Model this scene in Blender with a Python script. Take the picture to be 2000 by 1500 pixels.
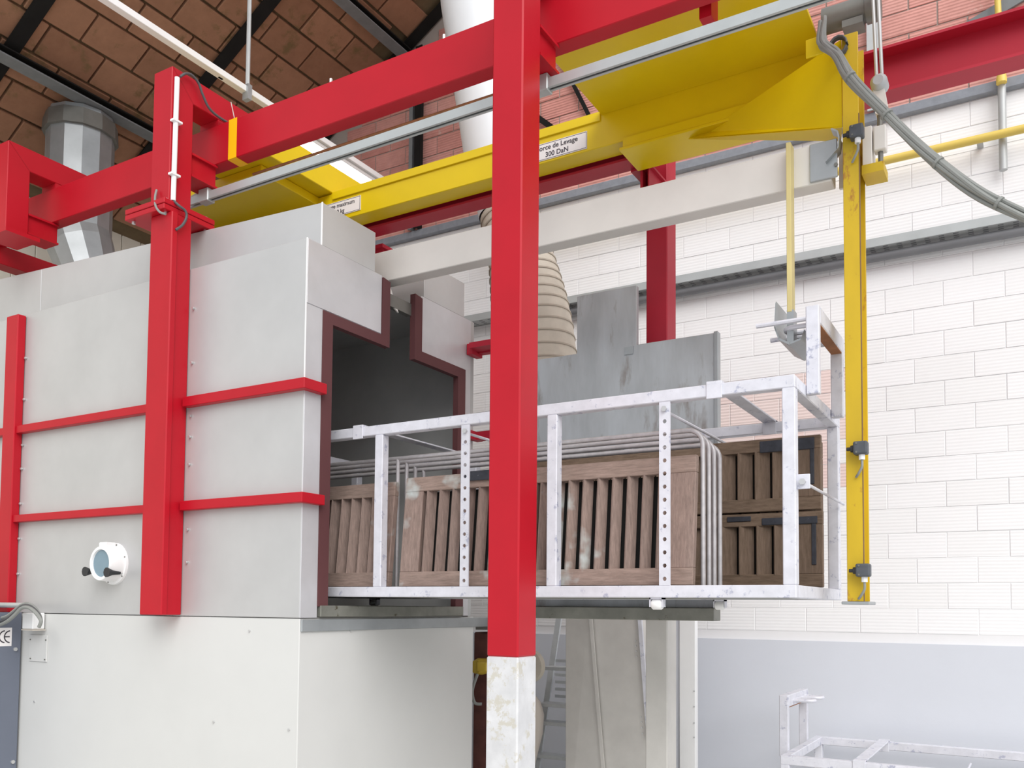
import bpy, bmesh, math, random
from mathutils import Vector, Matrix
random.seed(7)
for o in list(bpy.data.objects): bpy.data.objects.remove(o)
scn = bpy.context.scene
col = scn.collection

# ------------------------------------------------------------------ camera
YAW, PIT, ROL = math.radians(-30.59125), math.radians(2.85301), math.radians(0.493058)
F, CX, CY, H = 1735.95, 1000.0, 1097.6, 1.6
fw = Vector((math.sin(YAW)*math.cos(PIT), math.cos(YAW)*math.cos(PIT), math.sin(PIT)))
r0 = Vector((math.cos(YAW), -math.sin(YAW), 0)); u0 = r0.cross(fw)
rt = math.cos(ROL)*r0 + math.sin(ROL)*u0
up = -math.sin(ROL)*r0 + math.cos(ROL)*u0
EYE = Vector((0, 0, H))
cam = bpy.data.cameras.new('camera'); camo = bpy.data.objects.new('camera', cam); col.objects.link(camo)
cam.sensor_fit = 'HORIZONTAL'; cam.sensor_width = 36.0
cam.lens = 36.0*F/2000.0
cam.shift_x = 0.0; cam.shift_y = (CY-750.0)/2000.0
cam.clip_start = 0.05
m = Matrix((rt, up, -fw)).transposed().to_4x4(); m.translation = EYE
camo.matrix_world = m
scn.camera = camo
def P(u, v, ax, val):
    d = rt*((u-CX)/F) + up*(-(v-CY)/F) + fw
    i = 'xyz'.index(ax); t = (val-EYE[i])/d[i]
    return EYE + d*t

# ------------------------------------------------------------------ light
w = bpy.data.worlds.new('world'); scn.world = w; w.use_nodes = True
bg = w.node_tree.nodes['Background']; bg.inputs[0].default_value = (0.93, 0.96, 1.0, 1); bg.inputs[1].default_value = 1.0
sun = bpy.data.lights.new('sun', 'SUN'); sun.energy = 2.9; sun.angle = math.radians(50); sun.color = (1.0, 0.985, 0.96)
suno = bpy.data.objects.new('sun', sun); col.objects.link(suno)
suno.rotation_euler = Vector((0.57, -0.56, 0.66)).to_track_quat('Z', 'Y').to_euler()
vs = scn.view_settings
vs.view_transform = 'Standard'; vs.look = 'None'; vs.gamma = 1.0; vs.use_curve_mapping = False; vs.exposure = -0.18

# ------------------------------------------------------------------ materials
def lin(c):
    out = []
    for x in c:
        x = x/255.0
        out.append(x/12.92 if x <= 0.04045 else ((x+0.055)/1.055)**2.4)
    return out
def sc(c, k): return (min(c[0]*k, 1), min(c[1]*k, 1), min(c[2]*k, 1), 1)
def newmat(name):
    mt = bpy.data.materials.new(name); mt.use_nodes = True
    nt = mt.node_tree; b = nt.nodes['Principled BSDF']
    return mt, nt, b
def node(nt, t, **kw):
    n = nt.nodes.new(t)
    for k, v in kw.items(): setattr(n, k, v)
    return n
def ramp(nt, src, stops):
    r = node(nt, 'ShaderNodeValToRGB'); e = r.color_ramp.elements
    e[0].position, e[0].color = stops[0][0], stops[0][1]
    e[1].position, e[1].color = stops[-1][0], stops[-1][1]
    for p, c in stops[1:-1]:
        q = e.new(p); q.color = c
    nt.links.new(src, r.inputs[0]); return r
def coords(nt, scale=(1, 1, 1), obj=True):
    tc = node(nt, 'ShaderNodeTexCoord'); mp = node(nt, 'ShaderNodeMapping')
    mp.inputs['Scale'].default_value = scale
    if obj == 'world':
        g = node(nt, 'ShaderNodeNewGeometry'); nt.links.new(g.outputs['Position'], mp.inputs['Vector'])
    else:
        nt.links.new(tc.outputs['Object'], mp.inputs['Vector'])
    return mp.outputs[0]
def noise(nt, vec, scale, detail=4, rough=0.6):
    n = node(nt, 'ShaderNodeTexNoise'); n.inputs['Scale'].default_value = scale
    n.inputs['Detail'].default_value = detail; n.inputs['Roughness'].default_value = rough
    nt.links.new(vec, n.inputs['Vector']); return n.outputs['Fac']
def bump(nt, b, h, strength=0.3, dist=0.01):
    bp = node(nt, 'ShaderNodeBump'); bp.inputs['Strength'].default_value = strength; bp.inputs['Distance'].default_value = dist
    nt.links.new(h, bp.inputs['Height']); nt.links.new(bp.outputs[0], b.inputs['Normal'])
def mixc(nt, fac, a, bcol):
    mx = node(nt, 'ShaderNodeMix', data_type='RGBA')
    nt.links.new(fac, mx.inputs[0])
    for i, x in ((6, a), (7, bcol)):
        if isinstance(x, (tuple, list)): mx.inputs[i].default_value = x
        else: nt.links.new(x, mx.inputs[i])
    return mx.outputs[2]
def M(name, rgb, rough=0.55, metal=0.0, var=0.06, vs_=5.0, stretch=(1, 1, 1), bmp=0.0, bs=60.0, spots=None, spec=0.5):
    """plain painted / metal surface with slight tone variation; spots=(rgb, threshold, scale) adds wear"""
    mt, nt, b = newmat(name); c = lin(rgb)
    v = coords(nt, stretch, 'world')
    r = ramp(nt, noise(nt, v, vs_), [(0.3, sc(c, 1-var)), (0.7, sc(c, 1+var))])
    out = r.outputs[0]
    if spots:
        sp = ramp(nt, noise(nt, v, spots[2], 6, 0.7), [(spots[1], (0, 0, 0, 1)), (spots[1]+0.06, (1, 1, 1, 1))])
        out = mixc(nt, sp.outputs[0], out, sc(lin(spots[0]), 1))
    nt.links.new(out, b.inputs['Base Color'])
    b.inputs['Roughness'].default_value = rough; b.inputs['Metallic'].default_value = metal
    b.inputs['Specular IOR Level'].default_value = spec
    if bmp: bump(nt, b, noise(nt, v, bs, 5), bmp, 0.004)
    return mt
def brickmat(name, c1, c2, ribs=70.0, bs=0.6, obj=True, dist=0.006, blot=None, dark=0.7):
    mt, nt, b = newmat(name)
    v = coords(nt, (1, 1, 1), 'world')
    oi = node(nt, 'ShaderNodeObjectInfo')
    a = ramp(nt, oi.outputs['Random'], [(0.0, sc(lin(c1), 1)), (1.0, sc(lin(c2), 1))]).outputs[0]
    n = noise(nt, v, 9, 6, 0.7)
    mm = node(nt, 'ShaderNodeMix', data_type='RGBA', blend_type='MULTIPLY'); mm.inputs[0].default_value = dark
    rr = ramp(nt, n, [(0.25, (0.72, 0.7, 0.68, 1)), (0.65, (1, 1, 1, 1))])
    nt.links.new(a, mm.inputs[6]); nt.links.new(rr.outputs[0], mm.inputs[7])
    out = mm.outputs[2]
    if blot:
        sp = ramp(nt, noise(nt, v, blot[2], 5, 0.65), [(blot[1], (0, 0, 0, 1)), (blot[1]+0.12, (1, 1, 1, 1))])
        out = mixc(nt, sp.outputs[0], out, sc(lin(blot[0]), 1))
    nt.links.new(out, b.inputs['Base Color']); b.inputs['Roughness'].default_value = 0.85
    wv = node(nt, 'ShaderNodeTexWave', wave_type='BANDS', bands_direction='Z')
    wv.inputs['Scale'].default_value = ribs; wv.inputs['Distortion'].default_value = 0.6
    nt.links.new(v, wv.inputs['Vector'])
    ad = node(nt, 'ShaderNodeMath', operation='ADD'); nt.links.new(wv.outputs['Fac'], ad.inputs[0]); nt.links.new(n, ad.inputs[1])
    bump(nt, b, ad.outputs[0], bs, dist)
    return mt
def woodmat(name, c1, c2, paint, stretch, thr):
    mt, nt, b = newmat(name)
    v = coords(nt, stretch, 'world'); v2 = coords(nt, (1, 1, 1), 'world')
    g = ramp(nt, noise(nt, v, 7, 8, 0.7), [(0.3, sc(lin(c1), 1)), (0.7, sc(lin(c2), 1))]).outputs[0]
    sp = ramp(nt, noise(nt, v2, 3.3, 4, 0.55), [(thr, (0, 0, 0, 1)), (thr+0.1, (1, 1, 1, 1))]).outputs[0]
    nt.links.new(mixc(nt, sp, g, sc(lin(paint), 1)), b.inputs['Base Color'])
    b.inputs['Roughness'].default_value = 0.8
    bump(nt, b, noise(nt, v, 14, 6, 0.7), 0.35, 0.004)
    return mt
def doormat():
    mt, nt, b = newmat('door_steel')
    v = coords(nt, (1, 1, 1), 'world'); vv = coords(nt, (2.2, 1, 0.55), 'world')
    base = ramp(nt, noise(nt, vv, 1.6, 5, 0.6), [(0.25, sc(lin((148, 151, 153)), 1)), (0.5, sc(lin((176, 179, 182)), 1)), (0.75, sc(lin((198, 203, 208)), 1))]).outputs[0]
    st = ramp(nt, noise(nt, vv, 2.3, 6, 0.65), [(0.56, (0, 0, 0, 1)), (0.68, (0.85, 0.85, 0.85, 1))]).outputs[0]
    nt.links.new(mixc(nt, st, base, sc(lin((120, 104, 92)), 1)), b.inputs['Base Color'])
    b.inputs['Roughness'].default_value = 0.42; b.inputs['Metallic'].default_value = 0.25
    return mt
MAT = dict(
    red=M('red_paint', (182, 18, 36), 0.40, var=0.05, vs_=3, spots=((222, 150, 155), 0.735, 55), spec=0.3),
    redfar=M('red_paint_dull', (176, 30, 52), 0.5, var=0.06, vs_=3, spec=0.4),
    white_scuffed=M('scuffed_galvanised', (214, 214, 216), 0.5, 0.1, 0.10, 9, spots=((202, 198, 188), 0.54, 13)),
    grey_foot=M('grey_paint', (206, 203, 198), 0.6, var=0.06),
    yellow=M('yellow_paint', (226, 196, 8), 0.38, var=0.04, vs_=3),
    mast=M('yellow_rusty_paint', (206, 172, 26), 0.5, var=0.10, vs_=4, stretch=(1, 1, .5), spots=((172, 118, 40), 0.6, 7)),
    mast_edge=M('rust_brown_edge', (128, 98, 62), 0.7, var=0.15),
    tape=M('yellow_tape', (250, 190, 8), 0.4, var=0.02),
    cream=M('cream_paint', (222, 218, 212), 0.5, var=0.05, vs_=2.5, spots=((178, 150, 70), 0.72, 4)),
    steel=M('brushed_stainless', (192, 192, 192), 0.42, 0.25, 0.05, 2.2),
    steel2=M('stainless_end', (202, 201, 204), 0.38, 0.3, 0.07, 3, spots=((228, 228, 230), 0.71, 60)),
    steel_dark=M('dull_steel', (120, 119, 114), 0.5, 0.4, 0.16, 5),
    liner=M('cabin_liner', (180, 181, 180), 0.5, 0.15, 0.1, 2),
    seal=M('brown_rubber', (92, 52, 54), 0.8, var=0.03),
    plinth=M('cream_sheet', (210, 210, 208), 0.5, var=0.025, vs_=1.5),
    gutter=M('stained_steel', (128, 128, 120), 0.45, 0.3, 0.2, 6, spots=((70, 62, 34), 0.62, 9)),
    cage=M('white_coated_tube', (218, 218, 226), 0.5, 0.1, 0.08, 14, spots=((176, 178, 196), 0.58, 16)),
    tube=M('galvanised_tube', (196, 192, 194), 0.42, 0.35, 0.12, 20),
    bolt=M('zinc_bolt', (205, 205, 205), 0.35, 0.6, 0.04),
    galv=M('galvanised_duct', (168, 172, 174), 0.38, 0.55, 0.12, 4),
    galv_rail=M('galvanised_rail', (186, 190, 190), 0.4, 0.4, 0.06, 6),
    white=M('white_paint', (240, 240, 240), 0.5, var=0.02),
    duct_white=M('white_duct', (226, 229, 233), 0.45, var=0.02),
    canvas=M('beige_canvas', (196, 188, 174), 0.85, var=0.08, vs_=9),
    canvas_rib=M('canvas_rib', (172, 162, 148), 0.85, var=0.08),
    black=M('black_plastic', (42, 43, 46), 0.5, var=0.1),
    switch=M('dark_grey_cast', (78, 82, 88), 0.55, var=0.15, vs_=30),
    cable=M('grey_cable', (142, 144, 140), 0.6, var=0.06, vs_=12),
    cable_dark=M('dark_cable', (84, 84, 86), 0.6, var=0.06),
    bar=M('stained_cream_bar', (208, 192, 132), 0.5, var=0.1, vs_=4, stretch=(1, 1, .6)),
    gas=M('yellow_gas_pipe', (224, 196, 96), 0.45, var=0.05),
    tray=M('galvanised_tray', (186, 188, 188), 0.5, 0.3, 0.08, 6),
    pipe_dark=M('dark_grey_pipe', (122, 123, 126), 0.5, 0.2, 0.08),
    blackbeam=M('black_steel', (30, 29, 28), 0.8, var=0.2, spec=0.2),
    purlin=M('grey_steel_purlin', (126, 130, 132), 0.65, 0.1, 0.1, 8, spec=0.3),
    ledge=M('grey_ledge', (136, 140, 148), 0.7, var=0.12, vs_=14, bmp=0.3),
    plaster=M('grey_plaster', (216, 219, 227), 0.8, var=0.02, vs_=1.2, bmp=0.15, bs=25, spots=((176, 180, 190), 0.74, 14)),
    mortar_white=M('white_painted_mortar', (240, 239, 240), 0.9, var=0.01, bmp=0.15, bs=30),
    mortar_red=M('grey_mortar', (176, 164, 156), 0.9, var=0.08, bmp=0.3, bs=30),
    mortar_roof=M('roof_mortar', (112, 96, 74), 0.95, var=0.15, spec=0.1),
    cladding=M('cream_cladding', (226, 222, 208), 0.6, var=0.03),
    floor=M('concrete_floor', (214, 212, 206), 0.7, var=0.06, vs_=1.5, bmp=0.1),
    cabinet=M('blue_grey_paint', (104, 110, 124), 0.5, var=0.03),
    glass=M('porthole_glass', (122, 146, 160), 0.15, 0.0, 0.05, 6),
    amber=M('amber_stain', (226, 190, 110), 0.5, var=0.05),
    ink=M('sign_ink', (60, 56, 64), 0.7, var=0.02),
    sign=M('sign_white', (236, 232, 232), 0.5, var=0.01),
    rusty=M('rusty_steel', (150, 98, 60), 0.8, var=0.2, vs_=14),
    pump=M('dark_red_cast', (92, 52, 46), 0.7, var=0.25, vs_=12),
    valve=M('brass_yellow', (196, 168, 60), 0.5, var=0.1),
    beige=M('beige_plastic', (206, 196, 184), 0.5, var=0.03),
    alu=M('aluminium', (206, 210, 212), 0.4, 0.15, 0.06, 20),
    brick_white=brickmat('white_painted_brick', (246, 245, 245), (250, 249, 250), 12.6, 0.30, dist=0.003, dark=0.06),
    brick_pinkish=brickmat('thinly_painted_brick', (240, 214, 209), (246, 230, 226), 12.6, 0.45, dist=0.004, dark=0.12),
    brick_red=brickmat('red_hollow_brick', (208, 142, 132), (222, 164, 154), 12.6, 0.6, dist=0.006, blot=((214, 190, 180), 0.63, 11)),
    tile=brickmat('ceiling_terracotta', (150, 108, 82), (168, 124, 96), 3.0, 0.12, blot=((120, 96, 64), 0.56, 4)),
    wood=woodmat('worn_brown_wood', (122, 104, 96), (162, 139, 129), (188, 194, 192), (12, 12, 1.5), 0.60),
    wood_x=woodmat('worn_brown_wood_long', (126, 108, 98), (166, 143, 132), (188, 194, 192), (1.5, 12, 12), 0.60),
    wood_dark=woodmat('dark_weathered_wood', (104, 86, 70), (136, 114, 98), (160, 150, 140), (12, 12, 1.5), 0.68),
    wood_dark_x=woodmat('dark_weathered_wood_long', (100, 82, 66), (140, 118, 100), (172, 160, 150), (1.5, 12, 12), 0.68),
    iron=M('black_iron', (62, 64, 72), 0.6, 0.3, 0.2, 30, spots=((180, 180, 180), 0.7, 60)),
    door=doormat(),
)
lampm, nt, b = newmat('lit_tube')
b.inputs['Emission Color'].default_value = (1, 1, 1, 1); b.inputs['Emission Strength'].default_value = 5.0
MAT['lamp'] = lampm

# ------------------------------------------------------------------ mesh helpers
class MB:
    def __init__(s): s.v = []; s.f = []
    def add(s, vs, fs):
        n = len(s.v); s.v += [tuple(x) for x in vs]; s.f += [tuple(i+n for i in f) for f in fs]; return s
    def box(s, x0, x1, y0, y1, z0, z1):
        return s.add([(x0,y0,z0),(x1,y0,z0),(x1,y1,z0),(x0,y1,z0),(x0,y0,z1),(x1,y0,z1),(x1,y1,z1),(x0,y1,z1)],
                     [(0,3,2,1),(4,5,6,7),(0,1,5,4),(1,2,6,5),(2,3,7,6),(3,0,4,7)])
    def hexa(s, p):   # 8 points, bottom ring then top ring
        return s.add(p, [(0,3,2,1),(4,5,6,7),(0,1,5,4),(1,2,6,5),(2,3,7,6),(3,0,4,7)])
    def prism(s, pts, ax, a0, a1):
        """outline pts in the plane across axis ax: 'x'->(y,z) 'y'->(x,z) 'z'->(x,y)"""
        def mk(p, a): return {'x': (a, p[0], p[1]), 'y': (p[0], a, p[1]), 'z': (p[0], p[1], a)}[ax]
        n = len(pts)
        vs = [mk(p, a0) for p in pts]+[mk(p, a1) for p in pts]
        fs = [tuple(range(n)), tuple(range(2*n-1, n-1, -1))]+[(i, i+n, (i+1) % n+n, (i+1) % n) for i in range(n)]
        return s.add(vs, fs)
    def tube(s, pts, r, n=10, caps=True):
        pts = [Vector(p) for p in pts]; rs = r if isinstance(r, (list, tuple)) else [r]*len(pts)
        base = len(s.v); prev = None
        for i, p in enumerate(pts):
            t = (pts[min(i+1, len(pts)-1)]-pts[max(i-1, 0)]).normalized()
            if prev is None:
                a = Vector((0, 0, 1)) if abs(t.z) < 0.9 else Vector((1, 0, 0))
                nn = t.cross(a).normalized()
            else:
                nn = (prev - t*prev.dot(t)).normalized()
            prev = nn; bb = t.cross(nn)
            for k in range(n):
                a = 2*math.pi*k/n
                s.v.append(tuple(p+(nn*math.cos(a)+bb*math.sin(a))*rs[i]))
        for i in range(len(pts)-1):
            for k in range(n):
                a, b_ = base+i*n+k, base+i*n+(k+1) % n
                s.f.append((a, b_, b_+n, a+n))
        if caps:
            s.f.append(tuple(base+k for k in range(n-1, -1, -1)))
            s.f.append(tuple(base+(len(pts)-1)*n+k for k in range(n)))
        return s
    def cyl(s, p0, p1, r, n=14, r1=None): return s.tube([p0, p1], [r, r if r1 is None else r1], n)
    def build(s, name, mat, parent=None, bevel=0.0, smooth=False, seg=1):
        me = bpy.data.meshes.new(name); bm = bmesh.new()
        vv = [bm.verts.new(p) for p in s.v]
        for f in s.f:
            try: bm.faces.new([vv[i] for i in f])
            except ValueError: pass
        bmesh.ops.recalc_face_normals(bm, faces=bm.faces)
        if bevel:
            es = [e for e in bm.edges if len(e.link_faces) == 2 and e.calc_face_angle(0) > 0.6]
            bmesh.ops.bevel(bm, geom=es, offset=bevel, segments=seg, affect='EDGES', profile=0.5, clamp_overlap=True)
        if smooth:
            for f in bm.faces: f.smooth = True
            for e in bm.edges:
                if len(e.link_faces) == 2 and e.calc_face_angle(0) > 0.7: e.smooth = False
        bm.to_mesh(me); bm.free()
        me.materials.append(MAT[mat] if isinstance(mat, str) else mat)
        o = bpy.data.objects.new(name, me); col.objects.link(o)
        if parent: attach(o, parent)
        return o
ORG = {}
def attach(o, parent):
    o.parent = parent
    if parent.type == 'EMPTY':
        o.matrix_parent_inverse = Matrix.Translation(parent.location).inverted()
def thing(name, label, cat, loc=(0, 0, 0), group=None):
    e = bpy.data.objects.new(name, None); e.empty_display_size = 0.1; col.objects.link(e); e.location = loc
    return tag(e, label, cat, group)
def tag(o, label, cat, group=None):
    o['label'] = label; o['category'] = cat
    if group: o['group'] = group
    return o
def struct(o, label=None):
    o['kind'] = 'structure'
    if label: o['label'] = label
    return o
def B(*a): return MB().box(*a)
def spline(pts, n=8):
    pts = [Vector(p) for p in pts]; out = []
    for i in range(len(pts)-1):
        p0, p1, p2, p3 = pts[max(i-1, 0)], pts[i], pts[i+1], pts[min(i+2, len(pts)-1)]
        for k in range(n):
            t = k/n
            out.append(0.5*((2*p1)+(-p0+p2)*t+(2*p0-5*p1+4*p2-p3)*t*t+(-p0+3*p1-3*p2+p3)*t**3))
    return out+[pts[-1]]
def text(name, body, size, loc, mat, parent, center=True, rotz=0.0):
    cu = bpy.data.curves.new(name, 'FONT'); cu.body = body; cu.size = size; cu.extrude = 0.0006
    cu.align_x = 'CENTER' if center else 'LEFT'; cu.align_y = 'CENTER'
    cu.offset = size*0.012
    tmp = bpy.data.objects.new(name, cu); col.objects.link(tmp)
    dg = bpy.context.evaluated_depsgraph_get()
    me = bpy.data.meshes.new_from_object(tmp.evaluated_get(dg)); bpy.data.objects.remove(tmp)
    me.name = name
    mw = Matrix.Translation(loc) @ Matrix.Rotation(rotz, 4, 'Z') @ Matrix.Rotation(math.pi/2, 4, 'X')
    me.transform(mw); me.materials.clear(); me.materials.append(MAT[mat])
    o = bpy.data.objects.new(name, me); col.objects.link(o)
    if parent: attach(o, parent)
    return o
def bolt(p, d, r, h, parent, mat='bolt', name='bolt'):
    p = Vector(p); d = Vector(d)
    return MB().cyl(p, p+d*h, r, 6).build(name, mat, parent)

# ================================================================== SETTING
FZ = -0.4; WY = 7.2
struct(B(-8.7, 3.2, -2.0, WY+0.2, FZ-0.1, FZ).build('floor', 'floor'), 'pale concrete floor of the workshop')
WB = struct(B(-8.7, 3.2, WY, WY+0.2, FZ, 5.36).build('wall_back', 'mortar_white'), 'white painted hollow brick wall behind the machine')
B(-8.7, 3.2, WY-0.022, WY, FZ, 1.35).build('plaster_dado', 'plaster', WB)
RM = 0.5890; RX, RZ = -5.179, 7.625
def rz(x): return RZ+RM*(x-RX)
WG = struct(MB().prism([(-8.7, 5.36), (3.2, 5.36), (3.2, 8.5), (-3.69, 8.5), (-3.7, rz(-3.7)), (-8.7, rz(-8.7))], 'y', WY, WY+0.2).build('wall_gable', 'mortar_red'), 'bare red hollow brick gable above the grey ledge')
# individual bricks ------------------------------------------------
BL, BH = 0.401, 0.187
def brickmesh(name, mat, ln=BL, jg=0.005, pr=0.0045):
    o = B(-ln/2+jg/2, ln/2-jg/2, -pr, 0.0, -BH/2+jg/2, BH/2-jg/2).build(name, mat, None, bevel=0.0025)
    me = o.data; bpy.data.objects.remove(o); return me
mw_, mp_, mr_ = brickmesh('brick', 'brick_white'), brickmesh('brick', 'brick_pinkish'), brickmesh('brick', 'brick_red', BL, 0.011, 0.010)
half = brickmesh('brick', 'brick_white', BL/2)
def placebrick(me, x, z, parent, dy=0.0):
    o = bpy.data.objects.new('brick', me); col.objects.link(o); o.parent = parent
    o.location = (x, WY+dy+random.uniform(-0.0012, 0.0012), z); o.rotation_euler = (0, random.uniform(-.004, .004), random.uniform(-.002, .002))
def extra(mb, x, z, jg, pr): mb.box(x-BL/2+jg/2, x+BL/2-jg/2, WY-pr, WY, z-BH/2+jg/2, z+BH/2-jg/2)
rest = MB(); row = 0; z = 5.348-BH/2          # single bricks where the view shows them, the remainder as one joined part
while z > 1.40:
    off = (row % 2)*0.203
    for i in range(-20, 8):
        x = -0.345+BL/2+off+i*BL-0.02
        if x < -8.3 or x > 2.95: continue
        if x < -4.75 or x > 0.42 or (x < -2.45 and z > 4.9): extra(rest, x, z, 0.005, 0.0045); continue
        thin = -2.6 < x < -1.25 and 2.6 < z < 3.4
        placebrick(mp_ if thin else mw_, x, z, WB, 0.0 if z > 2.2 else 0.0012)
    row += 1; z -= BH
rest.build('brickwork', 'brick_white', WB)['kind'] = 'stuff'
rest = MB(); row = 0; z = 5.44+BH/2
while z < 8.4:
    off = (row % 2)*0.2
    for i in range(-21, 8):
        x = -0.37+BL/2+off+i*BL
        if z+BH/2 > rz(x-BL/2)-0.03 and x < -3.7: continue
        if x > 2.95 or x < -8.3: continue
        if x > 0.35 or x < -7.6 or z > 7.9 or (z > 6.5 and x > -3.0): extra(rest, x, z, 0.011, 0.010); continue
        placebrick(mr_, x, z, WG)
    row += 1; z += BH
rest.build('brickwork', 'brick_red', WG)['kind'] = 'stuff'
B(-8.6, 3.2, WY-0.06, WY, 5.35, 5.43).build('ledge', 'ledge', WG, bevel=0.008)
# steel members on the gable
for nm, lab, x0, x1, y0, m_ in (('wall_post', 'dark steel post on the gable left of the white duct', -5.40, -5.32, WY-0.1, 'blackbeam'),
                                ('wall_post', 'thin grey steel post beside the dark post on the gable', -5.47, -5.43, WY-0.1, 'purlin'),
                                ('wall_post', 'pale grey steel post on the gable behind the lift rod', -1.06, -0.965, WY-0.09, 'tray')):
    p = thing(nm, lab, 'post', ((x0+x1)/2, WY, 5.43))
    top = min(8.3, rz(x0)-0.16)
    B(x0, x1, y0, y0+0.012, 5.43, top).build('flange', m_, p)
    B((x0+x1)/2-0.006, (x0+x1)/2+0.006, y0+0.012, WY-0.012, 5.43, top).build('web', m_, p)
def bar_between(name, a, b_, wd, th, mat, lab, cat):
    a, b_ = Vector(a), Vector(b_); t = (b_-a).normalized(); n = t.cross(Vector((0, 1, 0))).normalized()*wd/2; y = Vector((0, th, 0))
    o = MB().hexa([a-n, b_-n, b_-n+y, a-n+y, a+n, b_+n, b_+n+y, a+n+y]).build(name, mat)
    return tag(o, lab, cat)
a_, b_ = P(1050, 229, 'y', 7.14), P(1085, 254, 'y', 7.14)
bar_between('brace_bar', a_+(a_-b_)*6, b_+(b_-a_)*2, 0.05, 0.02, 'blackbeam', 'dark diagonal brace on the gable right of the front red column', 'brace')
a_, b_ = P(1128, 182, 'y', 7.14), P(1150, 226, 'y', 7.14)
bar_between('brace_bar', a_+(a_-b_)*2.2, b_+(b_-a_)*0.8, 0.035, 0.02, 'blackbeam', 'steep dark brace on the gable beside the yellow plate', 'brace')
a_, b_ = P(1902, 46, 'y', 7.165), P(1975, 2, 'y', 7.165)
bar_between('brace_bar', a_-(b_-a_)*1.2, b_+(b_-a_)*2, 0.09, 0.02, 'purlin', 'grey diagonal brace on the red brick at the upper right', 'brace')

# left wall of upright cladding
WL = struct(B(-8.75, -8.62, -1.0, WY, FZ, 5.7).build('wall_left', 'cladding'), 'cream upright metal cladding at the far left end')
for i in range(14):
    y = 3.9+i*0.24
    B(-8.62, -8.60, y, y+0.232, 2.0, 5.66).build('cladding_panel', 'cladding', WL, bevel=0.006)

# sloping ceiling --------------------------------------------------
CE = struct(MB().hexa([(-8.75, 2.2, rz(-8.75)+0.03), (-3.7, 2.2, rz(-3.7)+0.03), (-3.7, WY, rz(-3.7)+0.03), (-8.75, WY, rz(-8.75)+0.03),
                (-8.75, 2.2, rz(-8.75)+0.15), (-3.7, 2.2, rz(-3.7)+0.15), (-3.7, WY, rz(-3.7)+0.15), (-8.75, WY, rz(-8.75)+0.15)]).build('ceiling', 'mortar_roof'), 'sloping ceiling of terracotta tiles between dark rafters')
ang = math.atan(RM); cs, sn = math.cos(ang), math.sin(ang); TW, TL = 0.312, 0.515
o = B(-TW/2+0.012, TW/2-0.012, -TL/2+0.01, TL/2-0.01, -0.012, 0.03).build('tile', 'tile', None, bevel=0.006); tm = o.data; bpy.data.objects.remove(o)
s0 = -8.25*1.0   # slope coordinate of one joint (x / cos)
for i in range(-5, 16):
    s_ = s0+TW/2+i*TW; x = s_*cs
    if x < -8.6 or x > -3.85: continue
    for k in range(-4, 8):
        y = 4.53+TL/2+k*TL+(0.26 if i % 2 else 0)
        if y > WY-0.1 or y < 2.6: continue
        o = bpy.data.objects.new('tile', tm); col.objects.link(o); o.parent = CE
        o.location = (x, y, rz(x)+random.uniform(-.003, .003)); o.rotation_euler = (random.uniform(-.006, .006), -ang, 0)
def slopebeam(name, x0, x1, y0, y1, d, mat, lab, cat, grp):
    t = thing(name, lab, cat, (x0, (y0+y1)/2, rz(x0)-d), grp); ym = (y0+y1)/2
    def sl(ya, yb, da, db, nm):
        MB().hexa([(x0, ya, rz(x0)-da), (x1, ya, rz(x1)-da), (x1, yb, rz(x1)-da), (x0, yb, rz(x0)-da),
                   (x0, ya, rz(x0)-db), (x1, ya, rz(x1)-db), (x1, yb, rz(x1)-db), (x0, yb, rz(x0)-db)]).build(nm, mat, t)
    sl(y0, y1, d, d-0.012, 'bottom_flange'); sl(ym-0.006, ym+0.006, d-0.012, 0.02, 'web')
for y, lab in ((4.11, 'black rafter crossing the ceiling at the upper left corner'), (5.645, 'black rafter crossing the ceiling behind the hanging rod'), (7.11, 'black rafter lying against the red brick gable')):
    slopebeam('rafter', -8.6, -3.75, y-0.066, y+0.066, 0.05, 'blackbeam', lab, 'rafter', 'rafters under the tiled ceiling')
for x, wd, lab in ((-7.39, 0.15, 'grey steel purlin running above the galvanised duct'), (-5.52, 0.13, 'grey steel purlin near the ridge side of the ceiling')):
    t = thing('purlin', lab, 'purlin', (x, 5, rz(x)-0.12), 'steel purlins under the ceiling')
    z = rz(x)-0.16
    B(x-wd/2, x+wd/2, 2.6, WY-0.02, z-0.012, z).build('bottom_flange', 'purlin', t)
    B(x-wd/2+0.0, x+wd/2, 2.6, WY-0.02, z+0.05, z+0.062).build('top_flange', 'blackbeam', t)
    B(x-0.006, x+0.006, 2.6, WY-0.02, z, z+0.05).build('web', 'blackbeam', t)

# ================================================================== WASH CABIN
XE = -3.525; YN, YF = 3.65, 5.385; ZB, ZT = 1.525, 3.676; XL = -7.7
cab = thing('wash_cabin', 'large grey stainless steel cabin with an open T-shaped end doorway', 'machine', (-5.6, 4.5, FZ))
for x0, x1 in ((XL, -6.312), (-6.308, -4.582), (-4.578, XE)):
    B(x0, x1, YN, YN+0.04, ZB, ZT).build('side_panel', 'steel', cab, bevel=0.003)
B(XL, XE, YF-0.04, YF, ZB, ZT).build('side_panel', 'liner', cab)
B(XL, XL+0.04, YN+0.04, YF-0.04, ZB, ZT).build('rear_panel', 'liner', cab)
B(XL, XE, YN+0.04, YF-0.04, ZB-0.003, ZB+0.005).build('cabin_floor', 'steel_dark', cab)
B(XL, XE-0.04, YN+0.04, 4.30, ZT-0.03, ZT).build('roof_panel', 'liner', cab)
B(XL, XE-0.04, 4.76, YF-0.04, ZT-0.03, ZT).build('roof_panel', 'liner', cab)
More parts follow.
